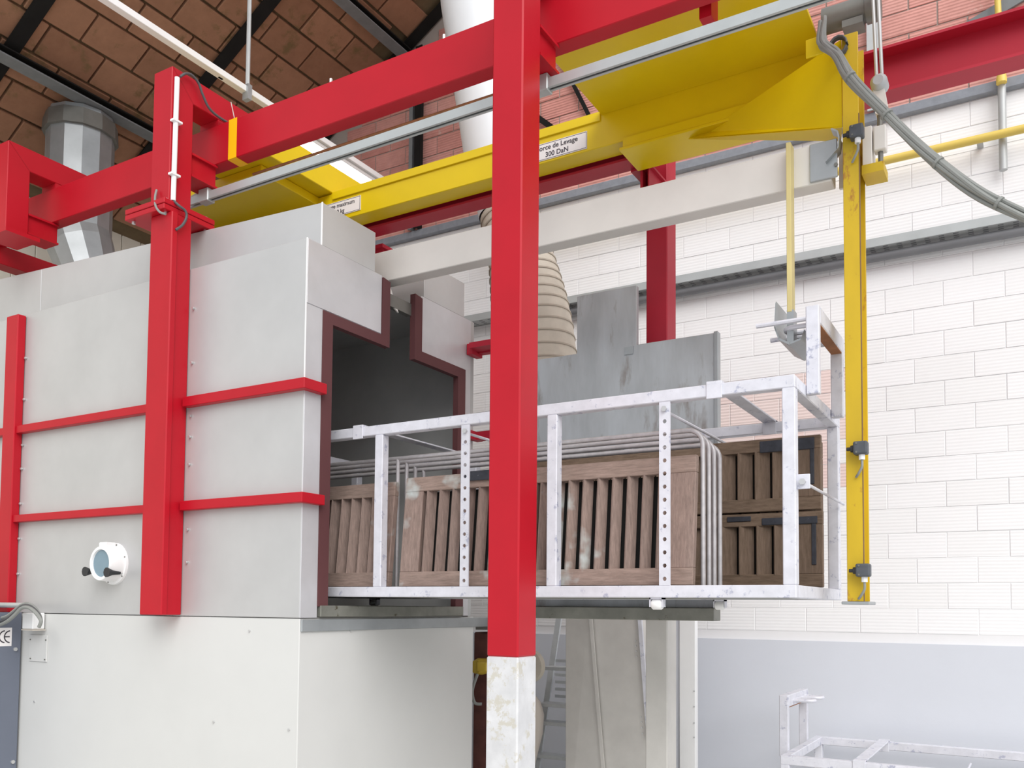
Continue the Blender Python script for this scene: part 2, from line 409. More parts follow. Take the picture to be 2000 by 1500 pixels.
MB().prism([(YN+0.04, ZB), (3.79, ZB), (3.79, 3.296), (4.32, 3.296), (4.32, ZT), (YN+0.04, ZT)], 'x', XE-0.04, XE).build('end_panel', 'steel2', cab)
MB().prism([(4.735, ZT), (4.735, 3.296), (5.262, 3.296), (5.262, ZB), (YF-0.04, ZB), (YF-0.04, ZT)], 'x', XE-0.04, XE).build('end_panel', 'steel2', cab)
# end corner post strips
B(XE, XE+0.006, YN, YN+0.135, ZB, 3.30).build('corner_strip', 'steel2', cab, bevel=0.002)
B(XE, XE+0.004, YN+0.008, 4.315, 3.303, ZT).build('end_cover', 'steel2', cab, bevel=0.002)
for a in ([(3.785, 1.59), (3.785, 3.296), (4.322, 3.296), (4.322, 3.665), (4.392, 3.655), (4.392, 3.232), (3.866, 3.232), (3.866, 1.59)],
          [(4.655, 3.665), (4.736, 3.655), (4.736, 3.296), (5.264, 3.296), (5.264, 1.59), (5.17, 1.59), (5.17, 3.225), (4.655, 3.225)]):
    MB().prism(a, 'x', XE-0.03, XE+0.012).build('rubber_seal', 'seal', cab)
B(XE-0.06, XE-0.02, 4.392, 4.655, 3.52, 3.60).build('slot_crossbar', 'steel_dark', cab)
MB().hexa([(XE-0.03, 4.40, 3.56), (XE-0.02, 4.52, 3.50), (XE-0.03, 4.52, 3.50), (XE-0.04, 4.40, 3.56),
           (XE-0.03, 4.40, 3.655), (XE-0.02, 4.42, 3.66), (XE-0.03, 4.42, 3.66), (XE-0.04, 4.40, 3.655)]).build('brush_strip', 'cream', cab)
B(XE-0.10, XE+0.02, 3.80, 5.26, ZB+0.005, ZB+0.07).build('door_sill', 'gutter', cab, bevel=0.004)
B(XE, XE+0.012, YN+0.01, 5.62, 1.448, 1.517).build('end_flange', 'galv', cab, bevel=0.003)
# rounded upper housings either side of the slot
def slope_top(x): return 3.928+(-3.525-x)*0.046
for y0, y1 in ((3.771, 4.252), (4.768, 5.255)):
    for x0, x1 in ((XL, -6.282), (-6.278, XE)):
        MB().hexa([(x0, y0, ZT), (x1, y0, ZT), (x1, y1, ZT), (x0, y1, ZT), (x0, y0, slope_top(x0)), (x1, y0, slope_top(x1)), (x1, y1, slope_top(x1)), (x0, y1, slope_top(x0))]).build('upper_housing', 'steel', cab, bevel=0.003)
B(XE-0.006, XE+0.003, 3.768, 3.773, ZT, 3.93).build('edge_seam', 'white', cab)
B(XE-0.001, XE+0.007, YN-0.002, YN+0.002, 2.86, ZT).build('edge_seam', 'white', cab)
# base
for x0, x1 in ((XL, XE),):
    B(x0, x1, YN+0.004, 5.42, FZ, ZB-0.004).build('plinth', 'plinth', cab, bevel=0.004)
# red stiffeners
for z0, z1 in ((2.80, 2.86), (2.164, 2.221)):
    MB().prism([(-4.48, 3.60), (XE+0.05, 3.60), (XE+0.05, 3.785), (XE+0.003, 3.785), (XE+0.003, 3.648), (-4.48, 3.648)], 'z', z0, z1).build('stiffener', 'red', cab, bevel=0.003)
    B(-6.24, -4.685, 3.60, 3.648, z0, z1-0.006).build('stiffener', 'red', cab, bevel=0.003)
    B(XL, -6.385, 3.60, 3.648, z0, z1-0.006).build('stiffener', 'red', cab, bevel=0.003)
    B(XE+0.003, XE+0.05, 5.28, 5.44, z0, z1).build('stiffener', 'redfar', cab)
B(-6.385, -6.24, 3.585, 3.648, ZB, 3.66).build('upright', 'red', cab, bevel=0.006)
for z in (3.35, 3.05, 2.72, 2.55, 2.30, 2.05, 1.80): bolt((-6.225, 3.648, z), (0, -1, 0), 0.008, 0.014, cab)
for z in (3.42, 3.08, 2.75, 2.62, 2.45, 2.05, 1.85): bolt((-4.455, 3.648, z), (0, -1, 0), 0.008, 0.014, cab)
for u, v in ((590+20, 500), (1490, 0)): pass
for (u, v) in ((488, 1232), (68, 1370), (418, 1410), (565, 1425)): 
    q = P(u, v, 'y', YN+0.004); bolt(q, (0, -1, 0), 0.007, 0.008, cab)
for (u, v) in ((609, 1232), (684, 1232)):
    q = P(u, v, 'x', XE+0.0); bolt(q, (1, 0, 0), 0.007, 0.008, cab)
cp = B(P(58, 1270, 'y', YN)[0], P(92, 1270, 'y', YN)[0], YN-0.004, YN+0.004, P(75, 1292, 'y', YN)[2], P(75, 1240, 'y', YN)[2]).build('cover_plate', 'plinth', cab, bevel=0.002)
for (u, v) in ((60, 1249), (90, 1250), (60, 1286), (88, 1288)):
    q = P(u, v, 'y', YN-0.004); bolt(q, (0, -1, 0), 0.005, 0.006, cp, 'steel_dark')
# porthole (screwed to the side panel, opens on its own hinge)
pc = Vector((-5.152, YN, 1.852))
ph = thing('porthole', 'white round porthole with blue-grey glass and two black wing nuts', 'porthole', pc)
def disc(y0, y1, r0, r1, n=32): return MB().tube([(pc.x, y0, pc.z), (pc.x, y1, pc.z)], [r0, r1], n)
disc(YN, YN-0.014, 0.137, 0.134).build('flange', 'white', ph, smooth=True)
ring = MB(); n = 36
prof = [(0.118, YN-0.014), (0.112, YN-0.10), (0.108, YN-0.106), (0.090, YN-0.106), (0.086, YN-0.092)]
for k in range(n):
    a = 2*math.pi*k/n
    for r, y in prof: ring.v.append((pc.x+r*math.cos(a), y, pc.z+r*math.sin(a)))
L_ = len(prof)
for k in range(n):
    for j in range(L_-1):
        a, b2 = k*L_+j, ((k+1) % n)*L_+j
        ring.f.append((a, b2, b2+1, a+1))
ring.build('ring', 'white', ph, smooth=True)
disc(YN-0.088, YN-0.094, 0.0875, 0.0875).build('pane', 'glass', ph)
B(pc.x-0.045, pc.x+0.03, YN-0.09, YN-0.014, pc.z+0.105, pc.z+0.137).build('hinge', 'white', ph, bevel=0.006)
for dx, dz in ((-0.128, -0.052), (0.095, -0.06)):
    q = pc+Vector((dx, 0, dz))
    wn = MB().tube([(q.x, YN-0.03, q.z), (q.x, YN-0.085, q.z), (q.x, YN-0.125, q.z)], [0.011, 0.017, 0.032], 10).build('wing_nut', 'black', ph, smooth=True)
    MB().cyl((q.x, YN-0.012, q.z), (q.x, YN-0.04, q.z), 0.009, 8).build('stud', 'bolt', wn)
for a in (20, 75, 320, 250): 
    q = pc+Vector((0.126*math.cos(math.radians(a)), -0.013, 0.126*math.sin(math.radians(a)))); bolt(q, (0, -1, 0), 0.005, 0.004, ph, 'steel_dark', 'screw')

# ================================================================== RED GANTRY
def ibeam_y(par, x0, x1, y0, y1, z0, z1, mat, name):
    xm = (x0+x1)/2
    mb = MB().box(x0, x1, y0, y1, z0, z0+0.014).box(x0, x1, y0, y1, z1-0.014, z1).box(xm-0.008, xm+0.008, y0, y1, z0+0.014, z1-0.014)
    # closed cheek so the stub reads as a channel
    mb.box(x1-0.03, x1-0.022, y0, y1, z0+0.014, z1-0.014)
    return mb.build(name, mat, par)
BZ0, BZ1, BY0, BY1 = 4.44, 4.70, 3.85, 3.95
def yoke(par, x0, x1, zb, mat='red', side=1, yc=3.5, dep=0.165, top=4.91):
    """upright tube with an arm over the runway beam and a stub under it; side=-1 mirrors it for the far row"""
    yb = yc+dep*side
    ya, yz = sorted((yc, yb))
    MB().prism([(yc, zb), (yb, zb), (yb, top-0.165), (yc, top)], 'x', x0, x1).build('upright', mat, par, bevel=0.004)
    # mitred head and arm
    ye = yc+side*0.66
    MB().prism([(yc+0.001*side, top), (yb+0.001*side, top-0.165), (ye, top-0.165), (ye, top)], 'x', x0, x1).build('top_arm', mat, par, bevel=0.004)
mid = thing('gantry_column', 'red steel column bolted to the cabin side with a white conduit strip', 'column', (-4.58, 3.57, ZB), 'red gantry columns')
MB().box(-4.68, -4.48, 3.49, 3.535, ZB+0.004, 3.985).box(-4.665, -4.495, 3.535, 3.648, ZB+0.004, 3.985).build('lower_post', 'red', mid, bevel=0.006)
for z0, z1 in ((3.985, 4.018), (4.022, 4.055)):
    B(-4.87, -4.50, 3.445, 3.83, z0, z1).build('flange_plate', 'red', mid, bevel=0.003)
yoke(mid, -4.70, -4.53, 4.055)
ibeam_y(mid, -4.70, -4.53, 3.666, 3.87, 4.284, 4.436, 'red', 'stub')
B(-4.70, -4.53, 3.86, 3.94, 4.702, 4.744).build('packing', 'red', mid)
for (u, v) in ((275, 433), (402, 452), (404, 430)): 
    pass
for x, y in ((-4.83, 3.48), (-4.54, 3.79), (-4.54, 3.49), (-4.83, 3.79)):
    bolt((x, y, 3.985), (0, 0, -1), 0.012, 0.016, mid); bolt((x, y, 4.055), (0, 0, 1), 0.012, 0.016, mid)
# conduit and its cables
c0, c1 = P(346, 152, 'x', -4.515), P(338, 392, 'x', -4.515)
cn = tag(MB().cyl((-4.514, c0.y, c0.z), (-4.514, c1.y, c1.z), 0.0155, 12).build('conduit', 'white', smooth=True), 'straight white plastic conduit on the red column head', 'conduit')
for (u, v) in ((344, 238), (340, 342)):
    q = P(u, v, 'x', -4.515); B(-4.53, -4.494, q.y-0.032, q.y+0.032, q.z-0.006, q.z+0.006).build('clip', 'white', cn)
def pxpath(pts, ax, val): return [P(u, v, ax, val) for u, v in pts]
tag(MB().tube(spline([P(352, 150, 'x', -4.505), P(362, 144, 'x', -4.5), P(375, 147, 'x', -4.5), P(388, 163, 'x', -4.5), P(396, 185, 'x', -4.5), P(410, 213, 'x', -4.5), P(437, 235, 'x', -4.5), P(470, 250, 'x', -4.5)]), 0.008, 8).build('cable', 'cable_dark', smooth=True), 'dark cable looping from the conduit top along the red arm', 'cable')
tag(MB().tube(spline([P(339, 392, 'x', -4.505), P(350, 402, 'x', -4.48), P(362, 412, 'x', -4.47), P(364, 425, 'x', -4.47), P(356, 440, 'x', -4.47), P(343, 449, 'x', -4.478)]), 0.008, 8).build('cable', 'cable_dark', smooth=True), 'short dark cable bowing below the conduit over the flange', 'cable')
tag(MB().tube(spline([P(306, 371, 'y', 3.485), P(303, 385, 'y', 3.47), P(304, 402, 'y', 3.44), P(312, 414, 'y', 3.43), P(323, 418, 'y', 3.435)]), 0.007, 8).build('cable', 'cable', smooth=True), 'pale cable loop hanging over the front of the flange plates', 'cable')
tag(MB().tube([P(451, 199, 'x', -4.50), P(458, 232, 'x', -4.50)], 0.003, 6).build('cable_tie', 'cream'), 'thin pale tie around the red top arm', 'tie')

front = thing('gantry_column', 'tall red column in the foreground with a scuffed white foot', 'column', (-2.118, 3.588, FZ), 'red gantry columns')
MB().prism([(3.5, 1.368), (3.672, 1.368), (3.672, 4.745), (3.5, 4.91)], 'x', -2.202, -2.034).build('upright', 'red', front, bevel=0.007)
B(-2.203, -2.033, 3.499, 3.673, FZ, 1.368).build('unpainted_foot', 'white_scuffed', front, bevel=0.007)
MB().prism([(3.5, 4.91), (3.672, 4.745), (4.16, 4.745), (4.16, 4.91)], 'x', -2.202, -2.034).build('top_arm', 'red', front)
ibeam_y(front, -2.202, -2.034, 3.673, 3.87, 4.284, 4.436, 'red', 'stub')
B(-2.202, -2.034, 3.86, 3.94, 4.702, 4.744).build('packing', 'red', front)

left = thing('gantry_column', 'red yoke at the left edge hooked over the runway beam', 'column', (-6.377, 3.58, 4.2), 'red gantry columns')
yoke(left, -6.46, -6.291, 4.255)
ibeam_y(left, -6.46, -6.291, 3.666, 3.90, 4.284, 4.436, 'red', 'stub')
B(-6.46, -6.291, 3.86, 3.94, 4.702, 4.744).build('packing', 'red', left)
B(-6.52, -6.23, 3.47, 3.72, 4.225, 4.255).build('flange_plate', 'red', left)

far = thing('gantry_column', 'red column standing behind the hinged steel door, grey at its foot', 'column', (-2.11, 5.48, FZ), 'red gantry columns')
B(-2.184, -2.038, 5.40, 5.565, 1.56, 4.745).build('upright', 'redfar', far, bevel=0.006)
B(-2.185, -2.037, 5.399, 5.566, FZ, 1.56).build('unpainted_foot', 'grey_foot', far, bevel=0.006)
B(-2.184, -2.038, 4.98, 5.565, 4.745, 4.91).build('top_arm', 'redfar', far)
ibeam_y(far, -2.184, -2.038, 5.14, 5.399, 4.23, 4.385, 'redfar', 'stub')

# runway beams
nb = thing('runway_beam', 'near red box-section runway beam crossing the top of the view', 'beam', (-3.4, 3.9, BZ0), 'red runway beams')
B(-7.7, 0.9, BY0, BY1, BZ0, BZ1).build('box_section', 'red', nb, bevel=0.004)
tp = [P(447, 260, 'y', BY0)[0], P(462.5, 260, 'y', BY0)[0]]
MB().box(tp[0], tp[1], BY0-0.002, BY0, BZ0-0.002, BZ1+0.001).box(tp[0], tp[1], BY0-0.002, BY1, BZ0-0.0025, BZ0).build('tape_band', 'tape', nb)
for x in (-3.57, -2.75): bolt((x, 3.87, BZ1), (0, 0, 1), 0.010, 0.03, nb)
fb = thing('runway_beam', 'far red I-section runway beam running out to the right', 'beam', (-3.0, 5.09, 4.39), 'red runway beams')
FY0, FY1 = 5.02, 5.16
B(-6.9, 1.6, FY0, FY1, 4.39, 4.405).build('bottom_flange', 'redfar', fb)
B(-6.9, 1.6, FY0, FY1, 4.625, 4.64).build('top_flange', 'redfar', fb)
B(-6.9, 1.6, FY1-0.05, FY1-0.035, 4.405, 4.625).build('web', 'redfar', fb)
# cross tie seen above the cabin at far left and red post behind the label beam
qa = P(0, 478, 'z', 4.45)
tag(B(qa.x-0.15, qa.x, qa.y-0.6, qa.y+0.75, 4.30, 4.45).build('cross_tie', 'red', bevel=0.004), 'red cross tie above the cabin roof at the far left', 'beam')
pp = P(741, 470, 'y', 5.3)
rp = thing('tie_post', 'short red post rising behind the cabin roof end', 'post', (-4.29, 5.33, 3.9))
x0, x1 = P(733, 470, 'y', 5.3)[0], P(748, 470, 'y', 5.3)[0]
B(x0-0.08, x1, 5.30, 5.37, slope_top(x0)+0.0, 4.36).build('upright', 'redfar', rp)
B(x0-0.12, x1+0.02, 5.27, 5.40, 4.36, 4.388).build('cap_plate', 'redfar', rp)

# ================================================================== YELLOW TROLLEY
tr = thing('crane_trolley', 'yellow overhead trolley frame with wide plate underside and warning signs', 'crane', (-2.8, 4.6, 4.34))
B(-5.0, -4.44, 4.12, 5.28, 4.645, 4.85).build('cross_box', 'yellow', tr, bevel=0.004)
B(-5.9, -4.576, 4.28, 5.01, 4.58, 4.643).build('cross_plate', 'yellow', tr, bevel=0.004)
LY = 4.85
B(-5.9, -0.95, LY, 5.00, 4.42, 4.638).build('label_beam', 'yellow', tr, bevel=0.004)
B(-4.43, -2.26, LY-0.012, LY, 4.585, 4.642).build('beam_lip', 'yellow', tr, bevel=0.002)
B(-2.255, -0.95, 4.16, LY-0.001, 4.622, 4.642).build('base_plate', 'yellow', tr, bevel=0.002)
B(-2.22, -0.95, 4.18, 4.196, 4.642, 4.85).build('near_web', 'yellow', tr)
B(-2.12, -0.90, LY-0.04, 5.105, 4.345, 4.362).build('lower_plate', 'yellow', tr, bevel=0.002)
B(-2.10, -0.95, LY-0.03, LY-0.015, 4.362, 4.42).build('lower_web', 'yellow', tr)
# tapering gusset running out to the mast
zR = P(1646, 249, 'y', 4.462).z
N0, N1 = P(1385, 260, 'z', 4.342), Vector((-0.782, 4.462, zR))
F0, F1 = P(1345, 272, 'z', 4.342), P(1643, 276, 'z', zR)
h8 = Vector((0, 0, 0.008)); hz = lambda p, z_: Vector((p.x, p.y, z_))
MB().hexa([N0, N1, F1, F0, N0+h8, N1+h8, F1+h8, F0+h8]).build('gusset_flange', 'yellow', tr)
ty_ = Vector((0, 0.01, 0))
MB().hexa([N0+h8, N1+h8, N1+h8+ty_, N0+h8+ty_, hz(N0, 4.36), hz(N1, 4.40), hz(N1, 4.40)+ty_, hz(N0, 4.36)+ty_]).build('gusset_plate', 'yellow', tr)
MB().hexa([(-0.96, 4.84, 4.36), (-0.775, 4.62, 4.36), (-0.775, 4.64, 4.36), (-0.96, 4.86, 4.36),
           (-0.96, 4.84, 4.64), (-0.775, 4.62, 4.46), (-0.775, 4.64, 4.46), (-0.96, 4.86, 4.64)]).build('mast_cheek', 'yellow', tr)
# bracket plates at the right edge
q = P(1557, 124, 'z', 4.62)
bk = B(q.x-0.075, q.x+0.075, q.y-0.05, q.y+0.05, 4.60, 4.622).build('bolt_plate', 'galv', tr, bevel=0.003)
for dx in (-0.045, 0.02): bolt((q.x+dx, q.y, 4.60), (0, 0, -1), 0.016, 0.02, bk, 'steel_dark')
q = P(1595, 92, 'y', 4.35)
B(q.x-0.05, q.x+0.035, 4.34, 4.352, q.z-0.045, q.z+0.045).build('cable_bracket', 'yellow', tr, bevel=0.002)
# small red hanger lug between plate and near beam
q = P(1384, 30, 'y', 4.05)
tag(B(q.x-0.03, q.x+0.03, 4.0, 4.1, 4.42, 4.66).build('hanger_lug', 'red'), 'small dark red lug between runway beam and yellow plate', 'bracket')
# signs
def sign(cx_, zc, wd, ht, l1, l2, lab, y):
    t = thing('sign_plate', lab, 'sign', (cx_, y, zc-ht/2))
    B(cx_-wd/2, cx_+wd/2, y-0.004, y, zc-ht/2, zc+ht/2).build('plate', 'sign', t)
    e = 0.003; yy = y-0.0046
    mb = MB()
    a = 0.004
    for x0, x1, z0, z1 in ((-wd/2+a, wd/2-a, -ht/2+a, -ht/2+a+e), (-wd/2+a, wd/2-a, ht/2-a-e, ht/2-a), (-wd/2+a, -wd/2+a+e, -ht/2+a, ht/2-a), (wd/2-a-e, wd/2-a, -ht/2+a, ht/2-a)):
        mb.box(cx_+x0, cx_+x1, yy, y-0.004, zc+z0, zc+z1)
    mb.build('border', 'ink', t)
    text('lettering', l1, ht*0.40, (cx_, yy, zc+ht*0.21), 'ink', t)
    text('lettering', l2, ht*0.40, (cx_, yy, zc-ht*0.22), 'ink', t)
yS = LY-0.001
tr_, br_ = P(1147, 256, 'y', yS), P(1147, 290, 'y', yS)
wS, hS = 0.42, tr_.z-br_.z
sign(tr_.x-wS/2, (tr_.z+br_.z)/2, wS, hS, 'Force de Levage', '300 DaN', 'white sign reading Force de Levage on the yellow beam', yS)
tr_, br_ = P(705, 381, 'y', yS), P(705, 410, 'y', yS)
sign(tr_.x-wS/2, (tr_.z+br_.z)/2, wS, hS*0.98, 'Charge maximum', '300 kg', 'white sign reading maximum kg beside the cabin roof', yS)

# festoon rail under the near beam
fr = thing('festoon_rail', 'galvanised cable rail running just below the near red beam', 'rail', (-2.2, 3.82, 4.2))
RY, RZ_ = 3.82, 4.257
MB().box(-4.78, 1.0, RY, RY+0.045, RZ_-0.004, RZ_).box(-4.78, 1.0, RY, RY+0.004, RZ_-0.046, RZ_-0.004).box(-4.78, 1.0, RY+0.041, RY+0.045, RZ_-0.046, RZ_-0.004).box(-4.78, 1.0, RY, RY+0.015, RZ_-0.050, RZ_-0.046).box(-4.78, 1.0, RY+0.030, RY+0.045, RZ_-0.050, RZ_-0.046).build('rail', 'galv_rail', fr)
B(-4.78, 1.0, RY+0.012, RY+0.032, RZ_-0.02, RZ_-0.012).build('rail_slot', 'black', fr)
for x in (-4.60, -2.118):
    cl = B(x-0.045, x+0.045, RY-0.008, RY+0.055, RZ_-0.06, RZ_+0.026).build('clamp', 'galv_rail', fr, bevel=0.004)
    bolt((x, RY+0.02, RZ_+0.026), (0, 0, 1), 0.012, 0.03, cl)
tag(MB().cyl((-4.35, 4.0, 4.395), (-2.15, 4.0, 4.385), 0.008, 6).build('guide_wire', 'rusty'), 'thin brown wire running along above the cable rail', 'wire')
tag(MB().tube(spline([P(372, 388, 'y', 3.86), P(385, 380, 'y', 3.86), P(400, 372, 'y', 3.86), P(412, 366, 'y', 3.86)]), 0.012, 8).build('flat_cable', 'canvas', smooth=True), 'pale flat cable leaving the rail end behind the red column', 'cable')

# ================================================================== MAST, ARM, ROD
mx0, mx1, my0, my1 = -0.778, -0.704, 4.45, 4.63
ms = thing('lifting_mast', 'worn yellow steel mast hanging at the right end of the cage', 'mast', (-0.741, 4.52, 1.625))
B(mx0, mx1, my0, my0+0.012, 1.637, 4.41).build('front_flange', 'mast', ms, bevel=0.002)
B(mx0, mx1, my1-0.012, my1, 1.637, 4.41).build('rear_flange', 'mast', ms, bevel=0.002)
B(-0.746, -0.736, my0+0.012, my1-0.012, 1.637, 4.41).build('web', 'mast', ms)
B(mx1-0.001, mx1+0.003, my0, my0+0.013, 1.637, 4.0).build('worn_edge', 'mast_edge', ms)
B(mx0-0.025, mx1+0.025, my0-0.01, my1+0.01, 1.622, 1.637).build('foot_plate', 'galv', ms, bevel=0.003)
def limit_switch(u, v, lab):
    q = P(u, v, 'y', my0-0.04)
    t = thing('limit_switch', lab, 'switch', (q.x, my0-0.03, q.z), 'limit switches on the mast')
    B(q.x-0.028, q.x+0.036, my0-0.058, my0-0.001, q.z-0.028, q.z+0.034).build('housing', 'switch', t, bevel=0.008, seg=2)
    MB().tube([(q.x-0.028, my0-0.03, q.z+0.002), (q.x-0.042, my0-0.03, q.z+0.002), (q.x-0.043, my0-0.03, q.z+0.002), (q.x-0.06, my0-0.03, q.z+0.002)], [0.018, 0.016, 0.009, 0.009], 10).build('plunger', 'black', t)
    MB().cyl((q.x+0.008, my0-0.03, q.z-0.028), (q.x+0.008, my0-0.03, q.z-0.052), 0.014, 8).build('cable_gland', 'white', t)
    MB().tube(spline([(q.x+0.008, my0-0.03, q.z-0.05), (q.x+0.008, my0-0.032, q.z-0.085), (q.x-0.008, my0-0.025, q.z-0.115), (q.x-0.022, my0-0.008, q.z-0.13)]), 0.006, 8).build('lead', 'cable', t, smooth=True)
    for dz in (-0.018, 0.024): bolt((q.x-0.012, my0-0.058, q.z+dz), (0, -1, 0), 0.005, 0.003, t, 'steel_dark', 'screw')
limit_switch(1679, 876, 'dark limit switch on the yellow mast level with the shutters')
limit_switch(1684, 1115, 'dark limit switch near the foot of the yellow mast')
limit_switch(1671, 258, 'dark limit switch high on the mast beside the bent lever')
# bent lever plate
lv = [P(u, v, 'y', 4.40) for u, v in ((1622, 252), (1634, 257), (1637, 270), (1635, 290), (1612, 316))]
mb = MB()
for a, b2 in zip(lv[:-1], lv[1:]):
    mb.hexa([a, b2, b2+Vector((0, 0.07, 0)), a+Vector((0, 0.07, 0)), a+Vector((0.006, 0, 0.004)), b2+Vector((0.006, 0, 0.004)), b2+Vector((0.006, 0.07, 0.004)), a+Vector((0.006, 0.07, 0.004))])
tag(mb.build('trip_lever', 'galv'), 'bent galvanised trip lever beside the top limit switch', 'lever')
arm = thing('lifting_beam', 'long cream box-section lifting arm running back into the cabin slot', 'beam', (-2.6, 4.5, 3.69))
B(-4.9, -0.83, 4.44, 4.548, 3.692, 3.893).build('box_section', 'cream', arm, bevel=0.004)
B(-0.93, -0.80, 4.425, 4.44, 3.70, 3.89).build('end_plate', 'galv', arm, bevel=0.003)
bolt(P(1633, 322, 'y', 4.425), (0, -1, 0), 0.010, 0.008, arm, 'steel_dark')
B(-0.83, -0.66, 4.634, 4.654, 3.73, 3.97).build('carriage_plate', 'cream', arm, bevel=0.003)
B(-0.70, -0.60, 4.50, 4.64, 3.715, 3.76).build('carriage_foot', 'mast', arm)
B(-0.70, -0.655, 4.52, 4.634, 3.76, 3.96).build('carriage_side', 'cream', arm, bevel=0.003)
hb = B(-1.031, -1.008, 4.368, 4.439, 3.05, 3.90).build('hanger_bar', 'bar', arm, bevel=0.002)
# lift rod with clevis
rd = thing('lift_rod', 'grey twin lift rod with round joint beside the yellow mast', 'rod', (-0.62, 4.55, 3.78))
for dx in (-0.012, 0.012):
    MB().cyl((-0.621+dx, 4.55, 4.18), (-0.640+dx, 4.55, 4.80), 0.0085, 8).build('rod', 'tray', rd, smooth=True)
MB().tube([(-0.621, 4.50, 4.168), (-0.621, 4.52, 4.168), (-0.621, 4.58, 4.168)], [0.024, 0.040, 0.040], 18).build('joint', 'tray', rd, smooth=True)
MB().prism([(-0.65, 4.15), (-0.60, 4.15), (-0.585, 4.05), (-0.605, 4.0), (-0.64, 4.02)], 'y', 4.53, 4.58).build('rod_eye', 'cream', rd)
MB().cyl((-0.620, 4.55, 4.02), (-0.620, 4.55, 3.94), 0.014, 8).build('threaded_end', 'steel_dark', rd)
B(-0.648, -0.592, 4.52, 4.58, 3.83, 3.95).build('clevis', 'cream', rd, bevel=0.004)
MB().cyl((-0.620, 4.55, 3.835), (-0.620, 4.55, 3.775), 0.013, 6).build('clevis_pin', 'steel_dark', rd)
cyl = thing('lift_cylinder', 'grey drive cylinder at the top edge behind the rail', 'cylinder', (-0.74, 4.55, 4.46))
ca_, cb_ = P(1608, 44, 'y', 4.67), P(1705, 28, 'y', 4.67)
cb_.z = ca_.z
MB().cyl(ca_, cb_, 0.064, 22).build('barrel', 'steel_dark', cyl, smooth=True)
MB().cyl(cb_-Vector((0.03, 0, 0)), cb_+Vector((0.035, 0, 0)), 0.074, 22).build('end_cap', 'steel_dark', cyl, smooth=True)
B(ca_.x+0.10, ca_.x+0.20, 4.62, 4.72, ca_.z-0.09, ca_.z-0.055).build('saddle', 'steel_dark', cyl)
mb = MB()
for k in range(3):
    pts = [(-0.79+0.04*math.cos(a*0.5), 4.42+0.012*k, 4.34+0.045*math.sin(a*0.5)+0.01) for a in range(13)]
    mb.tube(pts, 0.006, 6, caps=False)
tag(mb.build('coiled_lead', 'cable_dark', smooth=True), 'small coil of thin dark lead on top of the mast', 'cable')
# cable bundle
bun = thing('cable_bundle', 'thick bundle of grey cables sagging from the trolley to the right edge', 'cable', P(1612, 92, 'y', 4.3))
path = [P(1606, 40, 'y', 4.3), P(1604, 78, 'y', 4.3), P(1616, 92, 'y', 4.3), P(1634, 108, 'y', 4.29), P(1660, 150, 'y', 4.28), P(1720, 212, 'y', 4.27), P(1800, 291, 'y', 4.26), P(1900, 368, 'y', 4.25), P(2000, 421, 'y', 4.24), P(2090, 462, 'y', 4.23), Vector((0.6, 4.2, 3.0)), Vector((1.3, 4.15, 2.9)), Vector((1.9, 4.1, 3.1))]
sp = spline(path, 6)
for k, (dx, dy, dz) in enumerate(((0.010, 0, 0.012), (-0.012, -0.004, 0.0), (0.010, -0.010, -0.010), (-0.006, 0.012, -0.014), (0.0, 0.012, 0.012))):
    pts = [p+Vector((dx+0.004*math.sin(i*0.33+k*1.3), dy, dz+0.005*math.cos(i*0.37+k*2.1))) for i, p in enumerate(sp)]
    MB().tube(pts, 0.0105, 8).build('strand', 'cable', bun, smooth=True)
for f_ in (24, 31, 38, 45):
    d = (sp[f_+1]-sp[f_]).normalized()
    MB().cyl(sp[f_]-d*0.006, sp[f_]+d*0.006, 0.029, 14).build('cable_tie', 'cable', bun)

# ================================================================== CAGES
def perf_strip(x0, x1, y0, y1, z0, z1, n, r):
    """flat strap in the xz plane with n round holes"""
    mb = MB(); xc = (x0+x1)/2; hh = (z1-z0)/n
    for k in range(n):
        zc = z0+hh*(k+0.5); za, zb = z0+hh*k, z0+hh*(k+1)
        outer = [(x1, zc), (x1, zb), (xc, zb), (x0, zb), (x0, zc), (x0, za), (xc, za), (x1, za)]
        inner = [(xc+r*math.cos(math.pi/4*i), zc+r*math.sin(math.pi/4*i)) for i in range(8)]
        base = len(mb.v)
        for y in (y0, y1):
            mb.v += [(x, y, z_) for x, z_ in outer]+[(x, y, z_) for x, z_ in inner]
        for i in range(8):
            j = (i+1) % 8
            mb.f.append((base+i, base+j, base+8+j, base+8+i))
            mb.f.append((base+16+i, base+24+i, base+24+j, base+16+j))
            mb.f.append((base+8+i, base+8+j, base+24+j, base+24+i))
            a, b2 = outer[i], outer[j]
            if a[0] == b2[0] or (k == 0 and a[1] == za and b2[1] == za) or (k == n-1 and a[1] == zb and b2[1] == zb):
                mb.f.append((base+i, base+16+i, base+16+j, base+j))
    return mb
